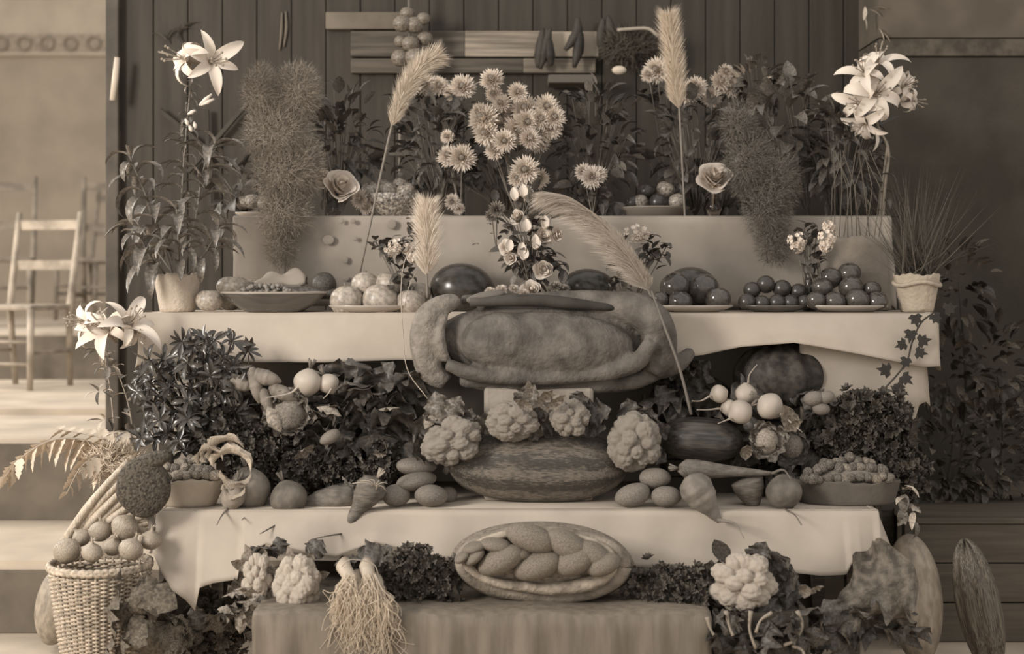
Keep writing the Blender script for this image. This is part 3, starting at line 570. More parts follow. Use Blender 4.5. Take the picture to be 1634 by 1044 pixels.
# celery bundle
ce = thing('celery_bundle', 'bundle of pale ribbed celery stalks leaning up from the onion basket', 'celery', P(150, 850, 4.5))
for k in range(9):
    x0 = 98+k*11; y0 = 872-k*3.5; x1 = 196+k*6; y1 = 742+k*14
    pts = smooth_path([P(x0, y0, 4.52+.01*(k % 3)), P((x0+x1)/2-4+k, (y0+y1)/2-2, 4.50+.012*(k % 2)), P(x1+8, y1-6, 4.53)], 8)
    n = 10; v = []
    MB().add(tube(pts, [m_(7.5, 4.5), m_(6.5, 4.5), m_(4.5, 4.5)], 9)).build('stalk', celery, ce)
# sunflower seed head
sh = thing('seed_head', 'large dark rough sunflower seed head leaning beside the walnut bag', 'seed head', P(230, 800, 4.42))
M = Matrix.Translation(P(229, 778, 4.42)) @ Matrix.Rotation(-.12, 4, 'Y') @ Matrix.Rotation(.25, 4, 'Z')
w3 = wob(5, 3)
MB().add(sph(48, 40, lambda p: (p*(1+.05*w3(p))[:, None]*np.array([m_(43, 4.42), .032, m_(47, 4.42)]))), M).build('seed_disc', seed, sh)
MB().add(sph(32, 20, lambda p: (p*(1+.06*w3(p))[:, None]*np.array([m_(40, 4.42), .028, m_(15, 4.42)]))), Matrix.Translation(P(236, 738, 4.43)) @ Matrix.Rotation(-.35, 4, 'Y')).build('folded_edge', seed, sh)
MB().add(tube(smooth_path([P(238, 820, 4.45), P(243, 840, 4.45), P(238, 858, 4.46)], 6), [.012, .01], 8)).build('stem', stem_m, sh)

# ------------------------------------------------------------------ walnut bag, nut basket
def bag(label, px, py_top, py_bot, rt, rb, D, m, name='paper_bag', depth=.7, amp=.05, seed=1, z=None):
    z0 = P(0, py_bot, D).z if z is None else z; z1 = P(0, py_top, D).z; r = random.Random(seed)
    def fn(p):
        a = np.arctan2(p[:, 1], p[:, 0]); t = (p[:, 2]-z0)/(z1-z0)
        k = 1+amp*(np.sin(a*7+t*5)*.4+np.sin(a*13+seed+t*3)*.35+np.sin(a*23-t*9)*.2)*(.5+.3*t); p = p.copy(); p[:, 0] *= k; p[:, 1] *= k*depth; p[:, 2] += (.0035*np.sin(a*5+seed)+.002*np.sin(a*17))*np.clip(t, 0, 1)**3*(t > .5); return p
    pr = [(0, z0+.002), (m_(rb, D)*.9, z0+.002)]+[(m_(rb+(rt-rb)*t, D), z0+(z1-z0)*max(t, .02)) for t in np.linspace(0, 1, 10)]
    o = MB().add(lathe(pr, 72, fn), Matrix.Translation((P(px, 0, D).x, D, 0))).build(name, m, None, True, solid=.002); tag(o, label, 'bag' if 'bag' in name else name.split('_')[-1]); return o
bag('pale paper bag of walnuts at the left end of the lowest table', 303, 762, 822, 58, 40, 4.6, paper, seed=2, z=Z1)
nj = lambda q: rnd.uniform(-q, q)
rows = [[(268+k*15+nj(2), 760+nj(3), 9.5+nj(1.5)) for k in range(6)], [(266+k*14+nj(3), 749+nj(4), 9.5+nj(1.5)) for k in range(6)], [(290+k*13+nj(3), 738+nj(5), 9+nj(1)) for k in range(4)]]
pile('walnut', NUT, 'walnut', 'of the pale bag', 'walnut', rows, 4.55, None, 'walnuts in the pale paper bag')
o = bag('wide brown paper-lined basket of nuts at the right end of the lowest table', 1352, 764, 814, 84, 74, 4.66, paper_d, 'nut_basket', .55, .03, 5, z=Z1)
rows = [[(1284+k*12.5+nj(3), 763+nj(3.5), 8.5+nj(1.5)) for k in range(12)], [(1292+k*11.5+nj(3), 750+nj(4)-6*math.sin(PI*k/10), 9+nj(2)) for k in range(11)], [(1312+k*11+nj(4), 739+nj(4)-6*math.sin(PI*k/7), 8.5+nj(1.5)) for k in range(8)]]
pile('walnut', NUT, 'walnut', 'of the brown basket', 'walnut', rows, 4.59, None, 'walnuts in the brown basket')
for k, (cx, cy, D, rr, hh) in enumerate(((303, 764, 4.62, 48, 22), (1352, 764, 4.68, 76, 24))):
    z = P(0, cy, D).z; o = MB().add(sph(30, 8, lambda p: p*np.array([m_(rr, D), m_(rr, D)*.5, m_(hh, D)])), Matrix.Translation((P(cx, 0, D).x, D, z))).build('nut_filling', nut); tag(o, ['nuts packed deep in the pale bag under the top ones', 'nuts packed deep in the brown basket under the top ones'][k], 'nuts', kind='stuff')
# twist of cloth / dried bean pods over the bag
tw = thing('paper_twist', 'twisted pale paper end standing over the walnut bag', 'paper', P(350, 740, 4.5))
TW = [leafmesh('twist_fold', m__, L=1, Wd=.36, bend=b, fold=.9, n=12, nc=5, ruff=.22, shape=.8, seed=i) for i, (m__, b) in enumerate(((paper, 2.6), (paper, 2.0), (leaf_p, 2.3)))]
for (x, y, dx, dz, L, k) in ((318, 742, .3, 1, 62, 0), (335, 735, .35, .9, 78, 1), (340, 745, .55, .6, 88, 2), (352, 750, .5, -.5, 66, 1), (330, 738, -.3, .9, 44, 0), (360, 770, .3, -1, 50, 0)): inst('twist_fold', TW[k], tw, frame(P(x, y, 4.5), (dx, -.1, dz), (.9, 0, -.7), m_(L, 4.5), 0))

# ------------------------------------------------------------------ leaves library
LANCE = [leafmesh('leaf', leaf_lily, L=1, Wd=.27, bend=b, fold=.45, n=9, shape=.8, seed=i) for i, b in enumerate((1.1, 1.8, 2.4))]
LANCED = [leafmesh('leaf', leaf_d, L=1, Wd=.3, bend=b, fold=.4, n=7, shape=.8) for b in (.6, 1.2, 1.8)]
LAUR = [leafmesh('leaf', leaf_g, L=1, Wd=.30, bend=b, fold=.4, n=6, shape=1.2) for b in (.1, .8, 1.5)]
OVAL = [leafmesh('leaf', leaf_d, L=1, Wd=.6, bend=b, fold=.2, n=6, shape=.85) for b in (.3, .8)]
OVALM = [leafmesh('leaf', leaf_m, L=1, Wd=.55, bend=b, fold=.3, n=6, shape=.85) for b in (.3, .9, 1.4)]
PALE = [leafmesh('leaf', leaf_p, L=1, Wd=.34, bend=b, fold=.3, n=6, shape=.8) for b in (.3, .9)]
CAB = [leafmesh('outer_leaf', leaf_d, L=1, Wd=.95, bend=b, fold=-.3, n=22, nc=7, ruff=.24, shape=.8, seed=i, lobes=5, lamp=.10) for i, b in enumerate((.5, 1.0, 1.5))]
CABM = [leafmesh('outer_leaf', leaf_m, L=1, Wd=.9, bend=b, fold=-.3, n=22, nc=7, ruff=.24, shape=.8, seed=i, lobes=5, lamp=.10) for i, b in enumerate((.5, 1.0, 1.5))]
CABP = [leafmesh('outer_leaf', mat('stalky_leaf', .26, .6, .6, (10, .4)), L=1, Wd=.5, bend=b, fold=-.4, n=9, nc=4, ruff=.18, shape=.9, seed=i) for i, b in enumerate((.5, 1.1))]
PINN = leafmesh('leaf', mat('fern_leaf', .62, .85, .8), L=1, Wd=.5, bend=.3, fold=.15, n=12, nc=3, shape=.55, lobes=4)
def put(name, mesh, parent, p, d, L, toward=(0, 0, -1), roll=0): return inst(name, mesh, parent, frame(p, d, toward, L, roll))
def stem_leaves(t, pts, n, L, meshes, spread=1.0, up=.35, t0=.1, t1=1.0, r=2.0, stemm=None, D=None, seed=0, name='leaf'):
    R = random.Random(seed); path = smooth_path(pts, 24); MB().add(tube(path, [r, r*.6], 6)).build('stem', stemm or stem_m, t); a = R.random()*6
    for k in range(n):
        s = t0+(t1-t0)*k/max(1, n-1); i = min(22, int(s*23)); p = path[i].lerp(path[i+1], s*23-i if i < 22 else 0); d = (path[i+1]-path[i]).normalized(); a += 2.4+R.uniform(-.4, .4)
        x = d.orthogonal().normalized(); y = d.cross(x); out = x*math.cos(a)+y*math.sin(a)
        put(name, R.choice(meshes), t, p, out*spread+d*(up+.5*(s > .9)), L*R.uniform(.75, 1.15)*(1-.25*s))
def bush(t, c, rad, n, L, meshes, seed=0, name='leaf', drop=.2, hemi=False, twigs=True, base=None, tm=None, front=.0):
    R = random.Random(seed); tw = MB(); c = Vector(c); base = Vector(base) if base else c-Vector((0, 0, rad[2]*.9))
    for k in range(n):
        while True:
            q = Vector((R.gauss(0, 1), R.gauss(0, 1), R.gauss(0, 1)))
            if q.length > .01: break
        q.normalize(); 
        if hemi and q.z < -.2: q.z = -q.z
        if q.y > .45: q.y = -q.y
        s = R.uniform(.55, 1.0); p = c+Vector((q.x*rad[0], q.y*rad[1], q.z*rad[2]))*s
        d = (q+Vector((0, -front, .2))+Vector((R.uniform(-.5, .5), R.uniform(-.5, .5), R.uniform(-.5, .5)))).normalized()
        put(name, R.choice(meshes), t, p, d, L*R.uniform(.7, 1.2), (0, 0, -1), R.uniform(-.8, .8))
        if twigs and k % 2 == 0: tw.add(tube([base, base.lerp(p, .55)+Vector((R.uniform(-.01, .01), 0, .01)), p], [.0025, .0012], 4))
    if twigs and tw.n: tw.build('twigs', tm or stem_m, t)['kind'] = 'stuff'
def slivers(lines, w, seed=0):
    """lines: array (n,2,3) -> thin triangles pairs"""
    L = np.asarray(lines); n = len(L); R = np.random.RandomState(seed); a = L[:, 0]; b = L[:, 1]; d = b-a
    s = np.cross(d, R.normal(size=(n, 3))); s /= (np.linalg.norm(s, axis=1)[:, None]+1e-9); s *= w/2
    v = np.stack([a-s, a+s, b], 1).reshape(-1, 3); f = [(3*i, 3*i+1, 3*i+2) for i in range(n)]; return v, f
def cloud(t, name, m, c, rad, n, L, w, seed=0, dirf=None, shell=False, up=.3):
    R = np.random.RandomState(seed); q = R.normal(size=(n, 3)); q /= np.linalg.norm(q, axis=1)[:, None]; s = R.rand(n)**(.33)
    if shell: s = .75+.25*s
    p = np.array(c)+q*s[:, None]*np.array(rad); d = q*.7+R.normal(size=(n, 3))*.7+np.array([0, 0, up]); d /= np.linalg.norm(d, axis=1)[:, None]
    o = MB().add(slivers(np.stack([p, p+d*L*R.uniform(.5, 1.3, (n, 1))], 1), w, seed)).build(name, m, t, False); o['kind'] = 'stuff'; return o

# ------------------------------------------------------------------ cauliflowers
def curd_mesh(m, seed):
    R = np.random.RandomState(seed)
    def fib(k, j): i = np.arange(k)+.5; ph = np.arccos(1-2*i/k); th = PI*(1+5**.5)*i; return np.stack([np.cos(th)*np.sin(ph), np.sin(th)*np.sin(ph), np.cos(ph)], 1)+R.normal(size=(k, 3))*j
    C = fib(34, .10); rr = R.uniform(.30, .48, 34); C2 = fib(560, .04); r2 = R.uniform(.06, .11, 560)
    def fn(p):
        out = np.full(len(p), .66)
        for c, r in zip(C, rr):
            d = np.linalg.norm(p-c, axis=1); out = np.maximum(out, np.where(d < r, .66+np.sqrt(np.clip(r*r-d*d, 0, None))*.72, 0))
        b = np.zeros(len(p))
        for c, r in zip(C2, r2):
            d = np.linalg.norm(p-c, axis=1); b = np.maximum(b, np.where(d < r, np.sqrt(np.clip(r*r-d*d, 0, None))*.55, 0))
        return p*(out+b)[:, None]
    return MB().add(sph(150, 100, fn)).mesh('curd', m)
CU = [curd_mesh(curd, 1), curd_mesh(curd, 2)]; CUS = [curd_mesh(curd_s, 3), curd_mesh(curd_s, 4)]
def cauli(label, px, py, D, rx, rz, mesh, leaves=(), leafm=CABM, roll=0, L=40, rest=None):
    t = thing('cauliflower', label, 'cauliflower', P(px, py, D))
    M = Matrix.Translation(P(px, py, D)) @ Matrix.Rotation(roll, 4, 'Y') @ Matrix.Diagonal((m_(rx, D), m_((rx+rz)*.42, D), m_(rz, D), 1))
    inst('curd', mesh, t, M)
    for k, (ang, ln) in enumerate(leaves):   # angle in picture: 0 right, 90 up
        a = math.radians(ang); d = Vector((math.cos(a), .1, math.sin(a))); p = P(px+math.cos(a)*rx*.55, py-math.sin(a)*rz*.55, D+.03)
        put('outer_leaf', leafm[k % len(leafm)], t, p, d, m_(ln, D), (-d.z*.2, -1, d.x*.2), rnd.uniform(-.3, .3))
    return t
cauli('large bright cauliflower on the sacking at the lower left', 474, 934, 4.26, 42, 52, CU[0], [(100, 38), (60, 40), (150, 34), (20, 34), (200, 34), (250, 40), (300, 36), (270, 46)], CABP+CABM[:1])
cauli('narrow cauliflower half hidden left of the large bright one', 411, 922, 4.3, 27, 44, CU[1], [(110, 36), (150, 38), (200, 40), (250, 44), (70, 34)], CABP+CABM[:1])
cauli('bright cauliflower with straggling stalks at the lower right', 1184, 930, 4.26, 60, 52, CU[1], [(150, 38), (30, 60), (5, 72), (350, 70), (320, 50), (200, 40), (60, 48), (250, 45), (290, 45)], CAB)
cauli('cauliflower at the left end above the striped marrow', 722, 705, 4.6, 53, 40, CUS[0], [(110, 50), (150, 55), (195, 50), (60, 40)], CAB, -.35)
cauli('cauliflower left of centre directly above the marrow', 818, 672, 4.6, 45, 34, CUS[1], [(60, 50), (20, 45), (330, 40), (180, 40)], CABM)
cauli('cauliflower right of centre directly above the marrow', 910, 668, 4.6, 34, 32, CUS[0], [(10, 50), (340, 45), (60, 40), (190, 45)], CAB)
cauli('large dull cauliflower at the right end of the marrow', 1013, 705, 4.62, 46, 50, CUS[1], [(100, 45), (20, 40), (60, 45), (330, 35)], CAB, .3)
t = thing('cabbage_leaves', 'spray of pale leaves rising between the two middle cauliflowers', 'leaves', P(860, 640, 4.56))
for (x, y, a, L, mm) in ((845, 640, 100, 36, 0), (858, 650, 70, 46, 1), (870, 655, 45, 44, 0), (850, 655, 130, 42, 1), (868, 640, 20, 30, 0)):
    a = math.radians(a); d = Vector((math.cos(a), -.1, math.sin(a))); put('leaf', CABP[mm], t, P(x, y, 4.54), d, m_(L, 4.55), (0, -1, 0), rnd.uniform(-.8, .8))
t = thing('cabbage_leaves', 'pair of pale upright leaves at the left of the cauliflowers', 'leaves', P(693, 660, 4.6))
for (x, y, a, L, mm) in ((678, 685, 72, 56, 0), (705, 678, 100, 56, 1), (715, 670, 60, 44, 1)):
    a = math.radians(a); d = Vector((math.cos(a), 0, math.sin(a))); put('leaf', [CABP[1], CABM[0]][mm], t, P(x, y, 4.6), d, m_(L, 4.6), (0, 1, 0), rnd.uniform(-.4, .4))
# straggling stalks of the lower right cauliflower
t = thing('trailing_stalks', 'pale bent leaf stalks trailing under the lower right cauliflower', 'stalks', P(1200, 1000, 4.15))
for pts in ([(1158, 975), (1164, 1000), (1170, 1015)], [(1198, 975), (1196, 1005), (1206, 1035)], [(1232, 978), (1214, 990), (1206, 1010)], [(1272, 975), (1280, 1000), (1268, 1022), (1250, 1030)], [(1128, 985), (1134, 1005), (1142, 1018)], [(1264, 1030), (1280, 1038), (1284, 1050)]):
    MB().add(tube(smooth_path([P(x, y, 4.1-.004*k) for k, (x, y) in enumerate(pts)], 10), [m_(4, 4.1), m_(2, 4.1), m_(3, 4.1)], 6)).build('stalk', mat('dull_stalk', .3, .8, .6), t)

# ------------------------------------------------------------------ breads
def loaf_tube(pts, r, m, name, parent, D=None, n=18): 
    w1 = wob(int(pts[0][0]) % 97, 14, 8); v, f = tube(smooth_path([P(*p) for p in pts], 40), [x for x in r], n); v = np.array(v); v = v*1.0; c = v.mean(0)
    v = v+(v-c)/np.linalg.norm(v-c, axis=1)[:, None]*(w1(v)*.004)[:, None]; return MB().add((v, f)).build(name, m, parent)
LD = 4.3
lf = thing('plaited_loaf', 'large oval harvest loaf with a plaited top in front of the lowest cloth', 'bread', P(865, 962, LD))
w4 = wob(8, 3)
def ell(cx, cy, rx, rz, D, ry, m, name, parent, roll=0, nz=.05, tilt=0, seed=1, k=3):
    w_ = wob(seed, k); M = Matrix.Translation(P(cx, cy, D)) @ Matrix.Rotation(roll, 4, 'Y') @ Matrix.Rotation(tilt, 4, 'X') @ Matrix.Diagonal((m_(rx, D), ry, m_(rz, D), 1))
    return inst(name, MB().add(sph(40, 28, lambda p: p*(1+nz*w_(p))[:, None])).mesh(name, m), parent, M)
ell(866, 899, 147, 66, LD+.03, .12, crust, 'base_crust', lf, .035, .025)
def ring(cx, cy, rx, rz, D, r0, m, name, a0=0, a1=360, wave=0, dy=0, roll=.035, parent=None):
    pts = []
    for a in np.linspace(math.radians(a0), math.radians(a1), 60):
        x, y = math.cos(a)*rx, math.sin(a)*rz; pts.append(P(cx+x*math.cos(roll)-y*math.sin(roll), cy+y*math.cos(roll)+x*math.sin(roll), D+dy*math.cos(a*2)))
    v, f = tube(pts, [m_(q, D) for q in r0], 16); v = np.array(v); w_ = wob(3, 25, 10); v = v+np.stack([w_(v)]*3, 1)*np.array([.0, -.006, .006]); return MB().add((v, f)).build(name, m, parent or lf)
ring(866, 900, 128, 49, LD-.045, [14, 15, 14, 13, 12, 12, 14], crust, 'outer_crust')
ring(862, 896, 118, 43, LD-.085, [7, 11, 13, 11, 9, 8, 7, 8, 9], crust_l, 'raised_rim', 5, 185)
ring(862, 893, 116, 44, LD-.075, [6, 6, 5, 6, 6], crust_l, 'top_seam', 190, 350)
lob = [(738, 893, 13, 6, -.55), (757, 893, 17, 7.5, -.6), (800, 898, 36, 16, -.42), (858, 907, 36, 17, -.3), (916, 900, 31, 17, -.35), (962, 905, 26, 14, -.3),
       (757, 872, 18, 7, -.25), (792, 868, 24, 9, .15), (848, 857, 38, 17, .32), (905, 868, 34, 17, .5), (948, 884, 30, 15, .55), (825, 880, 22, 9, .1)]
for k, (x, y, a, b, ro) in enumerate(lob):
    ell(x, y+(-4 if k < 6 else 2), a*1.12, b*1.28, LD-.092-(.014 if k < 6 else 0), .036+.0005*a, crust if k % 3 else crust, 'plait_strand', lf, ro, .03, seed=k+20)

# giant loaf
GD = 4.78
gl = thing('giant_loaf', 'huge rustic loaf with thick rolled rim resting on the middle table edge', 'bread', P(858, 620, GD))
def ellp(cx, cy, rx, rz, D, ry, roll=0, seed=1, nz=.05):
    w_ = wob(seed, 3); M = Matrix.Translation(P(cx, cy, D)) @ Matrix.Rotation(roll, 4, 'Y') @ Matrix.Diagonal((m_(rx, D), ry, m_(rz, D), 1)); v, f = sph(40, 28, lambda p: p*(1+nz*w_(p))[:, None]); A = np.array(M); return v @ A[:3, :3].T+A[:3, 3], f
def tb(pts, r): return tube(smooth_path([P(*p) for p in pts], 30), r, 14)
def doughy(parts, name, m, vox=.007, sm=6, dist=.006, parent=None):
    b = MB(); [b.add(q) for q in parts]; o = b.build(name, m, parent or gl)
    r_ = o.modifiers.new('r', 'REMESH'); r_.mode = 'VOXEL'; r_.voxel_size = vox; r_.use_smooth_shade = True
    q = o.modifiers.new('s', 'SMOOTH'); q.iterations = sm; q.factor = .5
    tx = bpy.data.textures.get('dough') or bpy.data.textures.new('dough', 'CLOUDS'); tx.noise_scale = .05
    d = o.modifiers.new('d', 'DISPLACE'); d.texture = tx; d.strength = dist; return o
doughy([ellp(862, 548, 172, 64, GD, .10, .02), ellp(872, 552, 140, 54, GD-.075, .09, .03, 3), ellp(800, 545, 66, 46, GD-.08, .09, 0, 4),
    tb([(735, 478, GD), (800, 480, GD-.0), (880, 476, GD-.01), (960, 484, GD-.02), (1020, 496, GD-.04), (1046, 520, GD-.06), (1056, 560, GD-.05), (1040, 596, GD-.05)], [.018, .016, .022, .042, .058, .058, .05, .036]),
    tb([(712, 582, GD-.10), (760, 597, GD-.115), (850, 603, GD-.12), (940, 598, GD-.11), (1010, 582, GD-.11), (1040, 545, GD-.10)], [.02, .026, .024, .026, .030, .024]),
    tb([(735, 606, GD-.04), (800, 614, GD-.07), (900, 616, GD-.07), (1000, 611, GD-.05), (1060, 590, GD-.03)], [.022, .028, .028, .028, .022]),
    tb([(1052, 590, GD-.02), (1082, 580, GD-.02), (1104, 560, GD-.0)], [.035, .03, .018])], 'split_crust', crust_d)
doughy([tb([(712, 612, GD-.06), (686, 588, GD-.06), (678, 545, GD-.06), (684, 508, GD-.06), (706, 488, GD-.05), (732, 480, GD-.03)], [.028, .044, .05, .046, .036, .022]), tb([(712, 500, GD-.07), (702, 530, GD-.09), (704, 556, GD-.09), (716, 578, GD-.08)], [.01, .018, .02, .01])], 'left_roll', crust_e)
o = MB().add(tube(smooth_path([P(750, 482, GD-.06), P(860, 480, GD-.07), P(985, 492, GD-.06)], 14), [.014, .02, .02, .01], 12)).build('dark_strip', mat('dark_crust', .055, .3, .7, (10, .3)), gl)  # solid dark strip along the top of the loaf
ell(775, 474, 32, 9, GD-.04, .03, crust_e, 'top_lump', gl, -.2, seed=9)

# ------------------------------------------------------------------ pots
def flowerpot(label, px, D, z, py_top, rt, rb, m, seed=1, collar=False):
    o = bag(label, px, py_top, 0, rt, rb, D, m, 'wrapped_flowerpot', 1.0, .03, seed, z=z); o['category'] = 'flower pot'
    soilz = P(0, py_top+10, D).z
    MB().add(lathe([(0, soilz), (m_(rt*.93, D), soilz)], 24), Matrix.Translation((P(px, 0, D).x, D, 0))).build('soil', mat('soil', .05, .8, .95, (60, .4)), o)
    if collar:
        a = [P(px, py_top+15, D)+Vector((math.cos(q)*m_(rt*1.0, D), math.sin(q)*m_(rt*1.0, D), .006*math.sin(q*3))) for q in np.linspace(0, 2*PI, 40)]
        MB().add(tube(a, .007, 6, False)).build('collar', m, o)
    return o
flowerpot('crumpled white paper wrapped pot of the tall lily, left end of middle table', 283, 5.0, Z2, 437, 37, 27, pot_paper, 3)
flowerpot('white paper wrapped pot at the right end of middle table, above the ivy', 1463, 4.98, Z2, 438, 36, 25, mat('warm_crepe', .46, .9, .85, (9, .15), (60, .6)), 6, True)

# potted lily, left
LI = thing('potted_lily', 'tall lily plant with two white blooms growing from the left wrapped pot', 'plant', P(283, 450, 5.0), )
D = 5.0; base = P(283, 447, D)
st_pts = [[(283, 447, 5.0), (287, 380, 4.98), (292, 280, 5.0), (300, 180, 5.02), (306, 112, 5.0)], [(278, 447, 5.0), (255, 370, 4.97), (228, 300, 4.95), (205, 245, 4.93)], [(290, 447, 5.0), (312, 350, 5.0), (325, 270, 5.05), (345, 230, 5.05)], [(272, 447, 4.98), (240, 410, 4.9), (225, 380, 4.88)], [(294, 447, 4.98), (330, 400, 4.9), (350, 360, 4.88)], [(284, 447, 4.95), (285, 400, 4.88), (282, 330, 4.85)], [(284, 447, 5.04), (250, 400, 5.06), (215, 350, 5.1)]]
for k, pts in enumerate(st_pts):
    stem_leaves(LI, [P(*p) for p in pts], [24, 17, 16, 10, 12, 15, 12][k], m_(84 if k else 50, D), LANCE, .9, .5 if k else .55, .25 if k == 0 else .35, .70 if k == 0 else 1.0, .0045, stem_m, seed=k+3)
# small dense upper leaves & pods along the flowering stem
for k in range(26):
    y = 240-k*5; x = 296+k*.4; a = k*2.4; put('leaf', LANCE[k % 3], LI, P(x, y, 5.01), (math.cos(a), math.sin(a), .2), m_(20, D))
LP = [leafmesh('petal', petal, L=1, Wd=.34, bend=b, fold=.35, n=10, shape=.85, seed=i) for i, b in enumerate((1.3, 2.4, 3.6))]
LPC = leafmesh('petal', petal_c, L=1, Wd=.34, bend=1.2, fold=.3, n=10, shape=.85)
def lily(parent, px, py, D, face, size, seed=0, kinds=(0, 1, 2), name='lily_flower', tube_len=.35, wide=1.0):
    R = random.Random(seed); f = Vector(face).normalized(); c = P(px, py, D); s = m_(size, D)
    core = MB().add(tube([c-f*s*.55, c-f*s*.2, c+f*s*.15], [s*.05, s*.09, s*.05], 8))
    x = f.orthogonal().normalized(); y = f.cross(x)
    for k in range(6):
        a = k*1.047+.4; d = (f*1.0+(x*math.cos(a)+y*math.sin(a))*.35).normalized(); core.add(tube([c, c+d*s*.35, c+d*s*.62], [s*.016, s*.012, s*.012], 4)); core.add(sph(6, 5, lambda p: p*s*.04), Matrix.Translation(c+d*s*.64))
    core.add(tube([c, c+f*s*.8], [s*.02, s*.025], 5))
    fl = core.build(name, mat('stamens', .3, .8, .6), parent)
    for k in range(6):
        a = k*1.047+R.uniform(-.15, .15); o_ = x*math.cos(a)+y*math.sin(a); d = (f*.8+o_*.75).normalized()
        put('petal', LP[R.choice(kinds)], fl, c-f*s*.15+o_*s*.03, d, s*R.uniform(.85, 1.1)*(1.2 if k % 2 else 1.0), tuple(o_*1.0-f*1.0), R.uniform(-.2, .2))
lily(LI, 296, 94, 4.98, (-.75, -.55, .15), 58, 1, (1, 2, 1)); lily(LI, 338, 98, 4.97, (.5, -.85, .0), 55, 4, (0, 1, 2))
for (x0, y0, x1, y1) in ((306, 112, 298, 96), (306, 112, 330, 100), (304, 120, 306, 82), (303, 118, 300, 85)): MB().add(tube([P(x0, y0, 5.0), P(x1, y1, 5.0)], [.003, .004], 5)).build('flower_stalk', stem_l, LI)
for k, (x, y, x2, y2) in enumerate(((318, 168, 338, 150), (320, 168, 342, 158), (300, 182, 312, 176), (296, 190, 300, 200), (302, 200, 306, 210), (310, 195, 312, 205))):
    MB().add(tube([P(x, y, 4.97), P((x+x2)/2, (y+y2)/2, 4.96), P(x2, y2, 4.96)], [m_(1.5, 5), m_(3.5, 5), m_(1.5, 5)], 6)).build('bud', petal_c, LI)
o = thing('hanging_spray', 'faint dried spray hanging on the screen above the left lily', 'spray', P(290, 50, 6.27))
for (x, y, x2, y2) in ((278, 60, 300, 25), (285, 45, 262, 55), (292, 50, 305, 30), (268, 70, 262, 60), (290, 40, 280, 65)): put('leaf', LANCE[0], o, P(x, y, 6.28), P(x2, y2, 6.28)-P(x, y, 6.28), m_(34, 6.27))

# right lily
RL = thing('tall_lily', 'tall lily with a dense cluster of white blooms at the upper right', 'lily', P(1400, 350, 5.3))
for pts in ([(1408, 372, 5.3), (1412, 300, 5.3), (1418, 240, 5.3), (1400, 200, 5.28), (1392, 160, 5.25)], [(1402, 372, 5.32), (1408, 300, 5.32), (1416, 235, 5.3)]):
    MB().add(tube(smooth_path([P(*p) for p in pts], 16), .005, 6)).build('stem', mat('lily_stem', .24, .8, .6), RL)
for k, (x, y, fc, s) in enumerate(((1398, 150, (.05, -1, .1), 52), (1380, 118, (-.5, -.7, .5), 42), (1400, 100, (.1, -.6, .9), 42), (1372, 165, (-.6, -.8, -.1), 42), (1380, 195, (-.6, -.6, -.6), 40), (1440, 138, (.5, -.8, .2), 36), (1455, 160, (.8, -.5, -.3), 30))): lily(RL, x, y, 5.22+.01*k, fc, s*1.12, k+11, (0, 0, 1) if k < 5 else (1, 2))
put('faded_petal', LPC, RL, P(1392, 205, 5.25), (.4, -.3, -.9), m_(42, 5.25)); 
for k in range(8): put('leaf', LANCED[k % 3], RL, P(1412-k % 2*6, 350-k*14, 5.3), (math.cos(k*2.4), math.sin(k*2.4)*.8, .3), m_(34, 5.3))

# low lily at left
LL = thing('cut_lily', 'pale open lily on a tall leafy stem left of the middle table end', 'lily', P(175, 740, 4.75))
stem_leaves(LL, [P(186, 740, 4.72), P(178, 640, 4.7), P(168, 570, 4.7), P(160, 490, 4.7)], 10, m_(30, 4.7), PALE, .8, .3, .45, .95, .003, stem_l, seed=21)
stem_leaves(LL, [P(212, 720, 4.75), P(208, 660, 4.73), P(190, 600, 4.72), P(168, 560, 4.7)], 10, m_(30, 4.7), PALE+[OVALM[1]], .8, .3, .3, .9, .003, stem_l, seed=22)
for k, (x, y, fc, s) in enumerate(((170, 528, (-.3, -.8, .6), 48), (205, 518, (.6, -.6, .6), 46), (140, 515, (-.9, -.5, .2), 40), (212, 530, (.8, -.6, -.1), 30))): lily(LL, x, y, 4.68+.01*k, fc, s*1.25, k+31, (0, 0, 1))
for k, (x, y) in enumerate(((158, 560), (172, 585), (160, 625), (168, 670), (205, 690))):
    for j in range(5): a = j*1.25+k; put('leaf', [OVALM[0], PALE[1], LANCED[1]][j % 3], LL, P(x+math.cos(a)*6, y, 4.68), (math.cos(a), -.5, math.sin(a)*.7), m_(24, 4.7))

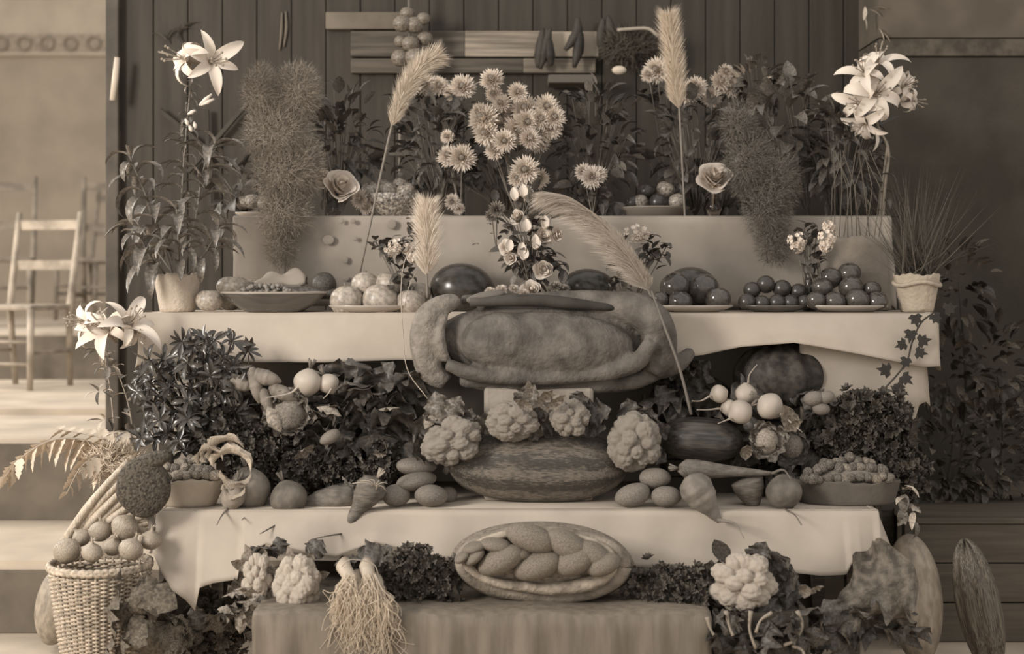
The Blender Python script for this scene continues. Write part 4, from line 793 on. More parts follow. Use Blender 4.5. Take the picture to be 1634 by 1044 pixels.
# laurel at left
LA = thing('laurel_branches', 'glossy dark laurel branches massed at the left end of the tables', 'laurel', P(300, 720, 4.72))
whorls = [(316, 600), (350, 605), (375, 620), (300, 565), (330, 560), (355, 570), (265, 605), (262, 575), (232, 640), (262, 640), (300, 640), (335, 600), (372, 585), (385, 600), (255, 670), (300, 670), (335, 670), (360, 630), (218, 625), (290, 545), (325, 540), (250, 700), (285, 705), (308, 552), (340, 545), (370, 545), (282, 590), (255, 590), (240, 575), (300, 580), (330, 580), (360, 590), (395, 560), (240, 620), (270, 620), (305, 620), (340, 625), (250, 650), (285, 655), (320, 655), (355, 650), (228, 600), (235, 680), (270, 690), (305, 690), (340, 690), (375, 660), (290, 720), (225, 700), (320, 705)]
twg = MB(); R = random.Random(5)
for k, (x, y) in enumerate(whorls):
    D = 4.68+R.uniform(-.05, .08); c = P(x, y, D); dr = Vector(((x-310)/180+R.uniform(-.3, .3), -.6, .5+R.uniform(-.5, .3))).normalized()
    twg.add(tube(smooth_path([P(310, 735, 4.8), P((x+320)/2, (y+700)/2, 4.78), c], 8), [.006, .003], 5)); xx = dr.orthogonal().normalized(); yy = dr.cross(xx)
    for j in range(9):
        a = j*.7+R.random()*.3; put('leaf', R.choice(LAUR), LA, c, (xx*math.cos(a)+yy*math.sin(a))*.9+dr*R.uniform(.1, .8), m_(R.uniform(22, 34), D), tuple(-dr), R.uniform(-.9, .9))
twg.build('branches', mat('bark', .07, .7, .8), LA)['kind'] = 'stuff'
# fern at far left
FN = thing('pale_fern', 'pale fern fronds arching over the steps at the far left', 'fern', P(185, 745, 4.75))
def frond(parent, pts, n, L, m, down=.8, name='leaflet', D=4.8, seed=0):
    R = random.Random(seed); path = smooth_path(pts, 30); MB().add(tube(path, [.004, .0015], 5)).build('frond_stem', stem_l, parent)
    for k in range(n):
        i = int(2+k/(n-1)*26); p = path[i]; d = (path[i+1]-path[i-1]).normalized(); s = 1 if k % 2 else -1; side = d.cross(Vector((0, -.5, .85))).normalized()
        put(name, m, parent, p, side*s+d*.6+Vector((0, 0, -down*R.uniform(.5, 1))), L*(1-.5*k/n)*R.uniform(.8, 1.1), (0, -.4, -1))
frond(FN, [P(185, 740, 4.75), P(140, 705, 4.72), P(85, 702, 4.7), P(35, 730, 4.7), P(5, 765, 4.7)], 26, m_(62, 4.7), PINN, 1.3)
frond(FN, [P(185, 740, 4.75), P(160, 728, 4.65), P(130, 745, 4.6), P(105, 790, 4.58)], 16, m_(46, 4.7), PINN, seed=2)
frond(FN, [P(195, 735, 4.75), P(190, 720, 4.7), P(165, 700, 4.7), P(120, 690, 4.75), P(90, 685, 4.8)], 18, m_(48, 4.7), PINN, .2, seed=3)
cloud(FN, 'fine_leaf', mat('fine_fern', .6, .85, .8), P(180, 740, 4.68), (.10, .06, .07), 1500, .035, .003, 4)

# ------------------------------------------------------------------ asparagus ferns and plumes
def asp(label, px, py, D, blobs, m, n=5200, seed=0, stems=()):
    t = thing('asparagus_fern', label, 'fern', P(px, py, D))
    for k, (x, y, rx, rz, dn) in enumerate(blobs): cloud(t, 'feathery_foliage', m, P(x, y, D), (m_(rx, D), m_(rx, D)*.6, m_(rz, D)), int(n*dn), m_(12, D), .0016, seed+k, up=.2)
    for pts in stems: MB().add(tube(smooth_path([P(*p, D) for p in pts], 12), .0022, 5)).build('stem', stem_m, t)
asp('tall feathery asparagus fern left of centre on the top tier', 455, 345, 5.18, [(418, 150, 32, 50, 1), (475, 150, 38, 52, 1.2), (445, 215, 58, 55, 2.0), (455, 280, 56, 50, 1.8), (455, 340, 46, 45, 1.4), (450, 395, 26, 36, .7), (490, 265, 30, 50, .6)], needle, 3600, 1, [[(455, 440), (455, 300), (452, 130)], [(460, 400), (475, 250), (480, 120)], [(450, 400), (430, 250), (415, 110)]])
asp('feathery asparagus fern hanging right of the single rose glass', 1205, 345, 5.18, [(1195, 260, 42, 60, 1.6), (1225, 330, 42, 60, 1.5), (1180, 200, 30, 40, .8), (1235, 390, 30, 36, .7), (1240, 290, 40, 60, 1)], needle_g, 3200, 40, [[(1225, 420), (1210, 300), (1190, 180)]])
def plume_obj(label, pts, D, w, n, m, L, seed=0, stem_to=None, one_side=0, taper=1.0, group=None, stemr=.004, sl=.0016, lean=.9):
    t = thing('pampas_plume', label, 'plume', P(*(pts[-1] if stem_to is None else stem_to), D), group); path = smooth_path([P(x, y, D) for x, y in pts], 60)
    A = np.array([list(p) for p in path]); R = np.random.RandomState(seed); s = R.rand(n); idx = (s*58).astype(int); p = A[idx]+(A[idx+1]-A[idx])*((s*58-idx)[:, None]); d = A[idx+1]-A[idx]; d /= np.linalg.norm(d, axis=1)[:, None]
    # path runs from tip to base; hairs point towards the tip and outwards
    prof = np.sin(PI*np.clip(s*.93+.07, 0, 1)**.8)**.7*taper
    q = R.normal(size=(n, 3)); q -= d*(q*d).sum(1)[:, None]; q /= np.linalg.norm(q, axis=1)[:, None]; q *= np.array([1, .6, 1])
    if one_side: q[:, 2] = -np.abs(q[:, 2])*one_side+q[:, 2]*(1-one_side)
    ww = m_(w, D); st_ = p+q*ww*prof[:, None]*(R.rand(n, 1)*.95); e = st_+(-d*lean+q*.75+np.array([0, 0, -.25*one_side]))*(m_(L, D)*R.uniform(.5, 1.2, (n, 1)))
    o = MB().add(slivers(np.stack([st_, e], 1), sl, seed)).build('feathery_head', m, t, False); o['kind'] = 'stuff'
    sp_ = [pts[k] for k in range(len(pts))]; 
    if stem_to: sp_ = sp_+[stem_to]
    MB().add(tube(smooth_path([P(x, y, D) for x, y in sp_], 24), [stemr*.4, stemr, stemr], 6)).build('stem', mat('plume_stem', .22, .4, .6), t); return t
plume_obj('upright cream pampas plume right of centre, near the top', [(1067, 26), (1070, 60), (1076, 110), (1080, 150), (1084, 175)], 5.3, 12, 5200, plume_w, 20, 1, (1097, 425), 0)
plume_obj('pampas plume leaning left to right behind the plate of apples', [(700, 88), (680, 100), (655, 130), (640, 160), (624, 205)], 5.05, 14, 3600, mat('plume_tan', .62, .7, .8), 20, 2, (572, 445), 0)
plume_obj('small pale pampas plume standing in front of the melon', [(682, 325), (680, 350), (682, 385), (681, 425), (681, 440)], 4.9, 17, 3600, plume, 22, 3, (682, 475), 0)
plume_obj('broad drooping pampas plume arching right of the rose bouquet', [(868, 306), (910, 316), (955, 350), (995, 400), (1022, 440), (1035, 465)], 4.8, 30, 11000, mat('plume_arch', .58, .35, .8), 26, 4, (1090, 590), .75)
o = thing('grass_stem', 'bent grass stem crossing the huge loaf on the right', 'stem', P(1100, 620, 4.6))
MB().add(tube(smooth_path([P(1040, 465, 4.72), P(1060, 520, 4.66), P(1085, 590, 4.62), P(1103, 662, 4.6)], 14), .0045, 6)).build('stalk', mat('grey_stem', .15, .4, .6), o)
o = MB().add(tube(smooth_path([P(670, 385, 4.85), P(648, 410, 4.82), P(640, 460, 4.78), P(643, 530, 4.7), P(650, 590, 4.65), P(682, 636, 4.6)], 24), .0016, 5)).build('thin_tendril', stem_l); tag(o, 'thin pale tendril curving down left of the huge loaf', 'tendril')
o = MB().add(tube(smooth_path([P(665, 432, 4.85), P(652, 460, 4.83), P(644, 495, 4.8)], 14), .0014, 5)).build('thin_tendril', stem_l); tag(o, 'short pale tendril below the small plume', 'tendril')

# ------------------------------------------------------------------ chrysanthemums
def mum_mesh(m, seed, rows=4):
    R = random.Random(seed); b = MB()
    rows = 6
    for k in range(rows):
        n = 34-k*4; el = -.3+k*.27
        for j in range(n):
            a = 2*PI*j/n+R.uniform(-.1, .1)+k*.3; e = el+R.uniform(-.1, .12); d = (math.cos(a)*math.cos(e), math.sin(a)*math.cos(e), math.sin(e)); b.add(leafd((1-.085*k)*R.uniform(.88, 1.05), .17, -.7, .5, 4, 2, shape=1.3, base=.4), frame((0, 0, 0), d, (0, 0, -1)))
    return b.mesh('flower_head', m)
MUM = [mum_mesh(petal, s) for s in (1, 2, 3)]; MUMC = [mum_mesh(petal_c, s) for s in (4, 5)]
ctr = um('centre', petal_in, lambda p: p*np.array([.17, .17, .12])+np.array([0, 0, .42]), 12, 8)
def mum(t, px, py, D, r, face=None, meshes=MUM, centre=True):
    f = Vector(face) if face else Vector((rnd.uniform(-.4, .4), -1, rnd.uniform(-.1, .6))); M = frame(P(px, py, D), f, (0, 0, -1), m_(r, D), rnd.random()*6); o = inst('flower_head', rnd.choice(meshes), t, M)
    if centre: inst('centre', ctr, o, M.copy())
def mums(label, base, heads, D, leaves=30, L=22, meshes=MUM, centre=True, lm=None, seed=0, brad=None):
    t = thing('chrysanthemum_bunch', label, 'chrysanthemums', P(base[0], base[1], D)); s = MB()
    for k, (x, y, r) in enumerate(heads):
        dd = D+rnd.uniform(-.05, .05); mum(t, x, y, dd, r*1.12, ((x-base[0])/120*.7+rnd.uniform(-.25, .25), -1, rnd.uniform(-.1, .5)), meshes, centre); s.add(tube(smooth_path([P(base[0], base[1], D+.03), P((x+base[0])/2, (y+base[1])/2+3, D+.05), P(x, y, dd+.01)], 8), .0022, 5))
    s.build('stems', stem_m, t)['kind'] = 'stuff'
    xs = [h[0] for h in heads]; ys = [h[1] for h in heads]; R = random.Random(seed)
    for k in range(leaves):
        h = R.choice(heads); x = h[0]+R.uniform(-25, 25); y = h[1]+R.uniform(10, 45); put('leaf', R.choice(lm or OVAL), t, P(x, y, D+.06), (R.uniform(-1, 1), -.5, R.uniform(-.6, .8)), m_(R.uniform(.7, 1.2)*L, D))
    return t
big = [(790, 240, 18), (812, 188, 20), (845, 222, 20), (862, 190, 20), (765, 180, 17), (800, 165, 17), (785, 128, 21), (772, 190, 27), (800, 205, 27), (838, 175, 25), (872, 172, 23), (884, 188, 20), (855, 212, 25), (826, 208, 27), (798, 180, 22), (858, 225, 22), (775, 212, 22), (826, 148, 18), (805, 225, 20), (840, 195, 22), (878, 205, 20), (788, 150, 15)]
mums('big bunch of white chrysanthemums at the centre of the top tier', (825, 345), big, 5.3, 34)
mums('three white chrysanthemums low in the centre above the rose bouquet', (835, 345), [(838, 272, 25), (860, 285, 18), (825, 285, 16), (838, 310, 15)], 5.3, 12)
mums('pair of shaggy white chrysanthemums left of the big bunch', (735, 345), [(716, 250, 20), (737, 252, 24), (714, 218, 12)], 5.3, 18, meshes=MUM, centre=True)
mums('shaggy white chrysanthemum pair right of the big bunch', (945, 345), [(932, 275, 16), (945, 283, 20), (956, 278, 14)], 5.3, 16, meshes=MUMC, centre=False)
mums('drooping white chrysanthemum beside the cut glass bowl', (728, 345), [(722, 322, 14), (732, 333, 11), (575, 318, 17), (585, 332, 13)], 5.3, 2, meshes=MUMC, centre=False)
mums('row of pale chrysanthemums behind the leaning plume', (700, 345), [(655, 140, 20), (678, 135, 20), (700, 138, 18), (738, 140, 23), (725, 150, 19), (640, 165, 16)], 5.6, 24, 26)
mums('pale chrysanthemums beside the upright plume on its left', (1075, 345), [(1048, 112, 22), (1062, 118, 18), (1035, 120, 14)], 5.6, 16, 26)
mums('pale chrysanthemums right of the upright plume', (1125, 345), [(1095, 150, 22), (1110, 140, 20), (1150, 130, 18), (1165, 138, 20), (1135, 155, 18), (1172, 125, 14), (1158, 115, 14)], 5.6, 26, 26)
mums('faint chrysanthemum behind the grey bud left of the rose bouquet', (792, 400), [(793, 335, 15), (785, 345, 12)], 4.95, 8, 14, meshes=[mum_mesh(mat('dull_petal', .28, .4, .8), 9)], centre=False)
# dark leafy masses on the top tier
def leafy(label, px, py, D, cx, cy, rx, rz, n, L, meshes, seed, extra=None, name='leafy_plant'):
    t = thing(name, label, 'plant', P(px, py, D)); bush(t, P(cx, cy, D), (m_(rx, D), m_(rx, D)*.5+.03, m_(rz, D)), n, m_(L, D), meshes, seed, base=P(px, py, D)); return t
leafy('dark leafy plant between the tall fern and the leaning plume', 540, 345, 5.5, 545, 230, 52, 95, 140, 34, OVAL+OVALM[:1]+LANCED, 51)
leafy('dark foliage below the pale chrysanthemums left of the big bunch', 705, 345, 5.5, 700, 235, 62, 80, 140, 34, OVAL+LANCED, 52)
leafy('dark foliage behind the big chrysanthemum bunch', 810, 345, 5.55, 790, 250, 80, 85, 90, 32, OVAL, 53)
leafy('dark heather-like foliage right of the big chrysanthemum bunch', 945, 345, 5.5, 955, 235, 75, 100, 170, 32, LANCED+OVAL+OVALM[:1], 54)
leafy('dark foliage below the pale chrysanthemums near the upright plume', 1110, 345, 5.55, 1110, 240, 75, 85, 120, 30, OVAL+LANCED, 55)
leafy('broad-leaved shiny plant on the right of the top tier', 1290, 345, 5.5, 1250, 205, 80, 70, 90, 46, [leafmesh('leaf', mat('satin_leaf', .10, .5, .35, (12, .4), spec=.6), L=1, Wd=.42, bend=b, fold=.4, n=7, shape=.85) for b in (.5, 1.2, 1.8)]+OVALM, 56)
leafy('spiky dark plant above the stacked paper bag, right', 1340, 375, 5.4, 1345, 240, 60, 85, 90, 46, LANCED+[leafmesh('leaf', leaf_m, L=1, Wd=.3, bend=.6, fold=.4, n=6)], 57)
leafy('variegated bushy plant right of the pale chrysanthemums', 1215, 345, 5.6, 1205, 135, 42, 38, 60, 26, OVALM+PALE[:1], 58)
leafy('dark wreath of leaves low at the left end of the top tier', 385, 345, 5.5, 375, 300, 38, 45, 40, 34, LANCED+OVAL, 59)
leafy('dark foliage behind the rose glass on the top tier', 1150, 345, 5.6, 1160, 290, 60, 50, 60, 30, OVAL+LANCED, 60)
t = thing('tall_grasses', 'thin upright dark grasses growing from the right wrapped pot', 'grass', P(1463, 450, 4.98))
L_ = []
R = np.random.RandomState(2)
for k in range(260):
    a = P(1463+R.uniform(-24, 24), 446, 4.98+R.uniform(-.03, .03)); b = P(1460+R.normal()*48, 446-R.uniform(40, 190), 4.98+R.uniform(-.1, .1)); L_.append([list(a), list(b)])
MB().add(slivers(np.array(L_), .004, 2)).build('blades', mat('dry_blades', .10, .8, .7), t, False)['kind'] = 'stuff'
# stems rising from stacked bag
t = thing('stem_cluster', 'thin brown stems rising from the paper bag at the right', 'stems', P(1360, 380, 5.2))
for k in range(12):
    x = 1325+k*7; MB().add(tube([P(x, 382, 5.2), P(x+rnd.uniform(-12, 12), 300, 5.22), P(x+rnd.uniform(-25, 25), 240, 5.25)], .0016, 4)).build('stem', mat('brown_stem', .14, .8, .7), t)
bag('rumpled paper bag with jagged top behind the heaped tomato plate', 1366, 378, 0, 44, 56, 5.16, mat('grey_paper', .27, .6, .85, (5, .2), (25, .6)), 'paper_bag', .4, .04, 9, z=Z2)

# ------------------------------------------------------------------ roses
def sector(seed):
    R = random.Random(seed); v = []; nu, nv = 14, 7; span = 1.25; ph = R.random()*6
    for j in range(nv):
        t = j/(nv-1)
        for i in range(nu):
            q = i/(nu-1)*2-1; a = q*span; h = t*(1-.28*abs(q)**2.5)*1.0; r = .35+.65*math.sin(min(1, t*1.15)*PI/2)+(.28*max(0, t-.7)/.3)+.09*math.sin(q*6+ph)*t*t
            v.append((r*math.cos(a), r*math.sin(a), h-.06*max(0, t-.8)/.2))
    return v, grid(nu, nv)
RP = [MB().add(sector(i)).mesh('petal', rosem) for i in range(3)]
BUDP = MB().add(leafd(1, .8, -.6, -.5, 8, 4, .05, 1, .75)).mesh('bud_petal', rosem)
def rose(parent, px, py, D, r, face, seed=0, n=14, name='rose_head'):
    R = random.Random(seed); f = Vector(face).normalized(); c = P(px, py, D); s = m_(r, D)
    fl = MB().add(sph(14, 10, lambda p: p*s*.16), Matrix.Translation(c+f*s*.2)).build(name, rosem, parent)
    for k in range(n):
        t = (k/(n-1))**.85; sc1 = s*(.13+.62*t); hz = s*(.85-.05*t); M = frame(c-f*s*(.30+.22*t), f, (0, 0, -1), 1, k*2.15+R.uniform(-.2, .2)) @ Matrix.Rotation(R.uniform(-.25, .25), 4, 'Y') @ Matrix.Diagonal((sc1, sc1, hz*(1.25-.35*t), 1))
        inst('petal', RP[k % 3], fl, M)
    return fl
t = thing('cut_rose', 'large pale rose on the top tier between fern and glass bowl', 'rose', P(545, 345, 5.3)); rose(t, 544, 297, 5.28, 32, (.35, -1, .6), 1); MB().add(tube([P(544, 300, 5.3), P(540, 345, 5.32)], .003, 5)).build('stem', stem_m, t)
for k in range(5): put('leaf', OVAL[k % 2], t, P(545, 312+k*5, 5.31), (math.cos(k*2.4), -.4, math.sin(k*2.4)), m_(20, 5.3))
t = thing('cut_rose', 'small crumpled pale rose left of the large top tier rose', 'rose', P(515, 345, 5.32)); rose(t, 516, 286, 5.3, 17, (-.5, -1, .2), 2, 10); MB().add(tube([P(518, 290, 5.3), P(520, 345, 5.32)], .003, 5)).build('stem', stem_m, t)
t = thing('cut_rose', 'full pale rose standing in the little round glass vase', 'rose', P(1140, 338, 5.32)); rose(t, 1142, 282, 5.3, 30, (0, -1, .75), 3, 16); MB().add(tube([P(1141, 290, 5.31), P(1137, 335, 5.32)], .003, 5)).build('stem', stem_l, t)
c = P(1139, 0, 5.32); z = Z3+.002; r = m_(13, 5.32)
o = MB().add(lathe([(0, z), (r*.6, z), (r, z+r*.9), (r*.9, z+r*1.5), (r*.5, z+r*2), (r*.55, z+r*3.2), (r*.75, z+r*4), (r*.70, z+r*4), (r*.5, z+r*3.2), (r*.44, z+r*2), (r*.84, z+r*1.5), (r*.92, z+r*.9), (r*.5, z+.006), (0, z+.006)], 32), Matrix.Translation((c.x, 5.32, 0))).build('bud_vase', gm); tag(o, 'small round-bellied clear glass bud vase holding one rose', 'vase')
# rose bouquet, centre
BQ = thing('rose_bouquet', 'tall loose bouquet of pale roses and buds standing behind the huge loaf', 'bouquet', P(850, 480, 4.95)); D = 4.93
for k, (x, y, r, fc) in enumerate(((868, 430, 17, (.1, -1, .1)), (868, 378, 17, (.3, -1, .2)), (808, 395, 14, (-.5, -1, .1)), (848, 462, 18, (-.1, -1, .5)), (826, 345, 14, (-.5, -.8, .3)), (815, 412, 12, (-.3, -1, .0)), (890, 375, 13, (.6, -.8, .2)))): rose(BQ, x, y, D-.03, r, fc, k+5, 10)
for k, (x, y) in enumerate(((842, 360), (832, 398), (855, 385), (870, 355), (855, 388), (836, 405), (812, 392), (822, 310), (836, 305))):
    put('bud_petal', BUDP, BQ, P(x, y+8, D-.05), (rnd.uniform(-.2, .2), -.3, 1), m_(20, D), (0, -1, 0)); MB().add(sph(12, 9, lambda p: p*np.array([m_(7, D), m_(7, D), m_(11, D)])), Matrix.Translation(P(x, y, D-.04))).build('bud', rosem, BQ)
bush(BQ, P(845, 380, D+.03), (m_(42, D), .07, m_(80, D)), 120, m_(24, D), OVAL+OVALM[:1], 71, base=P(850, 475, D)); 
for k in range(16): a = k*.39; put('leaf', OVAL[k % 2], BQ, P(880+rnd.uniform(-30, 25), 425+rnd.uniform(-18, 18), D), (math.cos(a), -.6, math.sin(a)), m_(26, D))
# small posies lying in front of bouquet
t = thing('flower_posy', 'low pale flowers lying on top of the huge loaf at centre left', 'posy', P(812, 468, 4.86))
for x, y, r in ((782, 466, 11), (800, 463, 12), (820, 462, 11), (835, 468, 10), (795, 470, 9)): mum(t, x, y, 4.84, r, (rnd.uniform(-.5, .5), -.7, .8), MUMC, False)
t = thing('flower_posy', 'small dusty flowers on the huge loaf right of the bouquet', 'posy', P(895, 462, 4.88))
for x, y, r in ((885, 458, 13), (900, 462, 12), (880, 466, 10)): mum(t, x, y, 4.86, r, (rnd.uniform(-.5, .5), -.7, .8), [mum_mesh(mat('dusty_petal', .3, .4, .8), 12)], True)
# verbena bunch (left of small plume), right bunch, phlox
def cluster(t, px, py, D, r, m, n=26, seed=0, name='flower_cluster'):
    R = random.Random(seed); b = MB(); c = P(px, py, D)
    for k in range(n):
        q = Vector((R.gauss(0, 1), -abs(R.gauss(0, 1)), R.gauss(0, 1))).normalized(); p = c+q*m_(r, D)*.8
        for j in range(5): a = j*1.257; x = q.orthogonal().normalized(); y = q.cross(x); b.add(leafd(m_(5.5, D), m_(5, D), -.4, .2, 4, 2), frame(p, x*math.cos(a)+y*math.sin(a)+q*.4, tuple(-q)))
    return b.build(name, m, t)
def posy(label, base, D, clusters, leaves, L=20, m=petal_c, seed=0, lc=None):
    t = thing('small_bunch', label, 'flowers', P(base[0], base[1], D))
    for k, (x, y, r) in enumerate(clusters): cluster(t, x, y, D-.03, r, m, 22, seed+k)
    R = random.Random(seed)
    for (x, y) in leaves: put('leaf', R.choice(lc or OVAL), t, P(x, y, D+R.uniform(-.03, .03)), (R.uniform(-1, 1), -.5, R.uniform(-.7, .9)), m_(L*R.uniform(.8, 1.2), D))
    for k in range(6): MB().add(tube([P(base[0], base[1], D), P((base[0]+leaves[k*3][0])/2, (base[1]+leaves[k*3][1])/2, D), P(*leaves[k*3], D)], .002, 5)).build('stem', stem_m, t)
    return t
def scat(cx, cy, rx, ry, n, seed): 
    R = random.Random(seed); return [(cx+R.gauss(0, .45)*rx, cy+R.gauss(0, .45)*ry) for _ in range(n)]
posy('dark-leaved bunch with small white flowers left of the small plume', (650, 490), 5.0, [(632, 392, 13), (622, 400, 9), (660, 410, 10), (650, 398, 8)], scat(610, 395, 25, 18, 22, 1)+scat(655, 385, 30, 25, 28, 2)+scat(645, 440, 20, 40, 34, 3), 20)
posy('flower bunch with dark round centre right of the drooping plume', (1010, 490), 5.05, [(1012, 372, 17), (1025, 372, 13)], scat(1040, 405, 32, 25, 44, 4)+scat(985, 405, 20, 16, 18, 5), 20)
posy('small pale bunch under the broad plume, right of the shiny melon', (1000, 490), 5.0, [(1002, 430, 14), (1010, 440, 12), (995, 420, 10)], scat(990, 450, 25, 18, 24, 6), 18, mat('dim_petal', .36, .4, .8))
posy('white phlox heads in a tall dark vase, left head of the pair', (1290, 490), 5.08, [(1272, 384, 16), (1272, 392, 12)], scat(1290, 375, 25, 30, 24, 7), 18, petal)
posy('white phlox heads leaning by the paper bag, right head of the pair', (1312, 490), 5.02, [(1320, 378, 15), (1322, 362, 9), (1318, 392, 10)], scat(1300, 410, 14, 25, 20, 8), 18, petal)
c = P(1292, 0, 5.08); z = Z2+.002
o = MB().add(lathe([(0, z), (m_(11, 5), z), (m_(8, 5), z+.03), (m_(8, 5), z+.12), (m_(12, 5), z+.155), (m_(14, 5), z+.16), (m_(10, 5), z+.155), (m_(6, 5), z+.12), (0, z+.05)], 24, cutf), Matrix.Translation((c.x, 5.08, 0))).build('tall_vase', mat('dark_cut_vase', .06, .3, .2, (80, .4), (60, .8), spec=.7)); tag(o, 'tall dark ribbed vase between the plum dish and tomatoes', 'vase')
c = P(850, 0, 4.99)
o = MB().add(lathe([(0, z), (m_(14, 5), z), (m_(18, 5), z+.03), (m_(12, 5), z+.08), (m_(16, 5), z+.11), (m_(12, 5), z+.10), (0, z+.02)], 24), Matrix.Translation((c.x, 4.99, 0))).build('round_vase', dish); tag(o, 'dark vase holding the rose bouquet behind the huge loaf', 'vase')
c = P(650, 0, 5.04); o = MB().add(lathe([(0, z), (m_(12, 5), z), (m_(15, 5), z+.03), (m_(11, 5), z+.07), (m_(12, 5), z+.08), (0, z+.02)], 24), Matrix.Translation((c.x, 5.04, 0))).build('round_vase', dish); tag(o, 'dark little vase behind the pale apples, under the dark-leaved bunch', 'vase')

# ------------------------------------------------------------------ parsley, kale, cabbages and dark greens on the lower tiers
def parsley(label, px, py, D, blobs, seed, name='parsley_bunch', n=1500, m=None, L=13):
    t = thing(name, label, 'parsley', P(px, py, D)); R = random.Random(seed)
    unit = MB()
    for k in range(9): a = k*.7; unit.add(leafd(1, .7, -.9+(k % 3)*.6, .6, 4, 2, 0, k), frame((math.cos(a)*.15, math.sin(a)*.15, 0), (math.cos(a), math.sin(a), .5+.3*(k % 2))))
    uv = np.concatenate(unit.v); uf = unit.f
    for bi, (x, y, rx, rz, k) in enumerate(blobs):
        b = MB(); c = P(x, y, D)
        for j in range(k):
            q = Vector((R.gauss(0, 1), -abs(R.gauss(0, 1)), R.gauss(0, 1))).normalized(); s = min(1.25, max(.3, R.gauss(.78, .24))); p = c+Vector((q.x*m_(rx, D), q.y*.07, q.z*m_(rz, D)))*s
            b.add((uv, uf), frame(p, q+Vector((R.uniform(-.5, .5), 0, R.uniform(-.5, .5))), (0, 0, -1), m_(L*R.uniform(.6, 1.1), D), R.random()*6))
        b.build('curly_foliage', m[bi % len(m)] if m else [pars, pars_w][(bi % 3) == 2], t)['kind'] = 'stuff'
    return t
parsley('bunch of curly parsley on the sacking left of the plaited loaf', 670, 975, 4.3, [(650, 925, 38, 45, 150), (695, 930, 34, 42, 130), (672, 945, 30, 40, 50), (665, 895, 36, 22, 70)], 1)
parsley('bunch of curly parsley on the sacking right of the plaited loaf', 1060, 985, 4.3, [(1040, 940, 42, 38, 150), (1095, 945, 38, 45, 150), (1070, 955, 40, 38, 50), (1075, 975, 36, 25, 80)], 2)
parsley('dark curly greens heaped above the nut basket, right end of table', 1400, 720, 4.8, [(1370, 665, 45, 38, 150), (1410, 670, 36, 42, 130), (1345, 700, 45, 38, 130), (1400, 720, 42, 40, 130), (1440, 750, 30, 45, 100), (1325, 700, 30, 40, 60)], 3, 'curly_kale', m=[pars, mat('kale', .085, .5, .7)], L=15)
parsley('dark carrot tops tumbled behind the beetroot on the left', 420, 760, 4.72, [(400, 720, 55, 40, 150), (470, 745, 60, 35, 130), (560, 755, 60, 25, 110), (350, 690, 35, 50, 100), (600, 735, 40, 25, 60)], 4, 'carrot_tops', m=[mat('tops', .08, .5, .7)], L=14)
parsley('frizzy savoy leaves spreading under the lower left cloth corner', 330, 1000, 4.6, [(300, 1005, 60, 24, 90), (375, 985, 45, 28, 90), (350, 1015, 60, 30, 120)], 5, 'curly_endive', m=[mat('endive', .15, .9, .7), mat('endive2', .10, .9, .7)], L=14)
def heap(label, px, py, D, items, seed, name='leafy_greens', meshes=None, cat='greens'):
    t = thing(name, label, cat, P(px, py, D)); R = random.Random(seed)
    for (x, y, a, L) in items:
        a = math.radians(a); d = Vector((math.cos(a), -.35+R.uniform(-.2, .2), math.sin(a))); put('leaf', R.choice(meshes or CAB), t, P(x, y, D+R.uniform(-.06, .05)), d, m_(L, D), (0, -.3 if R.random() < .6 else 1, -1), R.uniform(-.5, .5))
    return t
R = random.Random(9)
heap('large dark crinkled leaves heaped left of the cauliflowers', 610, 760, 4.78, [(R.uniform(545, 650), R.uniform(640, 750), R.uniform(10, 170), R.uniform(60, 95)) for _ in range(26)]+[(570, 640, 80, 70), (600, 630, 70, 65), (560, 620, 120, 50), (640, 630, 60, 60)], 1)
heap('dark leaves lying behind the beetroots, below the small cabbage', 480, 770, 4.76, [(R.uniform(380, 560), R.uniform(690, 770), R.uniform(-20, 200), R.uniform(45, 80)) for _ in range(24)], 2, meshes=CAB+CABM[:1])
heap('dark leaves massed between the white turnips and nut basket', 1240, 750, 4.84, [(R.uniform(1170, 1320), R.uniform(700, 765), R.uniform(-20, 200), R.uniform(50, 80)) for _ in range(26)], 3)
heap('dark pointed leaves behind the smooth marrow under the cloth hem', 1090, 670, 4.88, [(R.uniform(1050, 1180), R.uniform(600, 670), R.uniform(0, 180), R.uniform(45, 80)) for _ in range(16)], 4)
heap('dark leaves drooping right of the white turnips', 1320, 690, 4.86, [(R.uniform(1270, 1360), R.uniform(640, 700), R.uniform(0, 180), R.uniform(45, 70)) for _ in range(14)], 5)
heap('coarse dark leaves at the left of the heap, under the laurel', 380, 700, 4.84, [(R.uniform(340, 430), R.uniform(640, 720), R.uniform(20, 160), R.uniform(50, 80)) for _ in range(16)], 6)
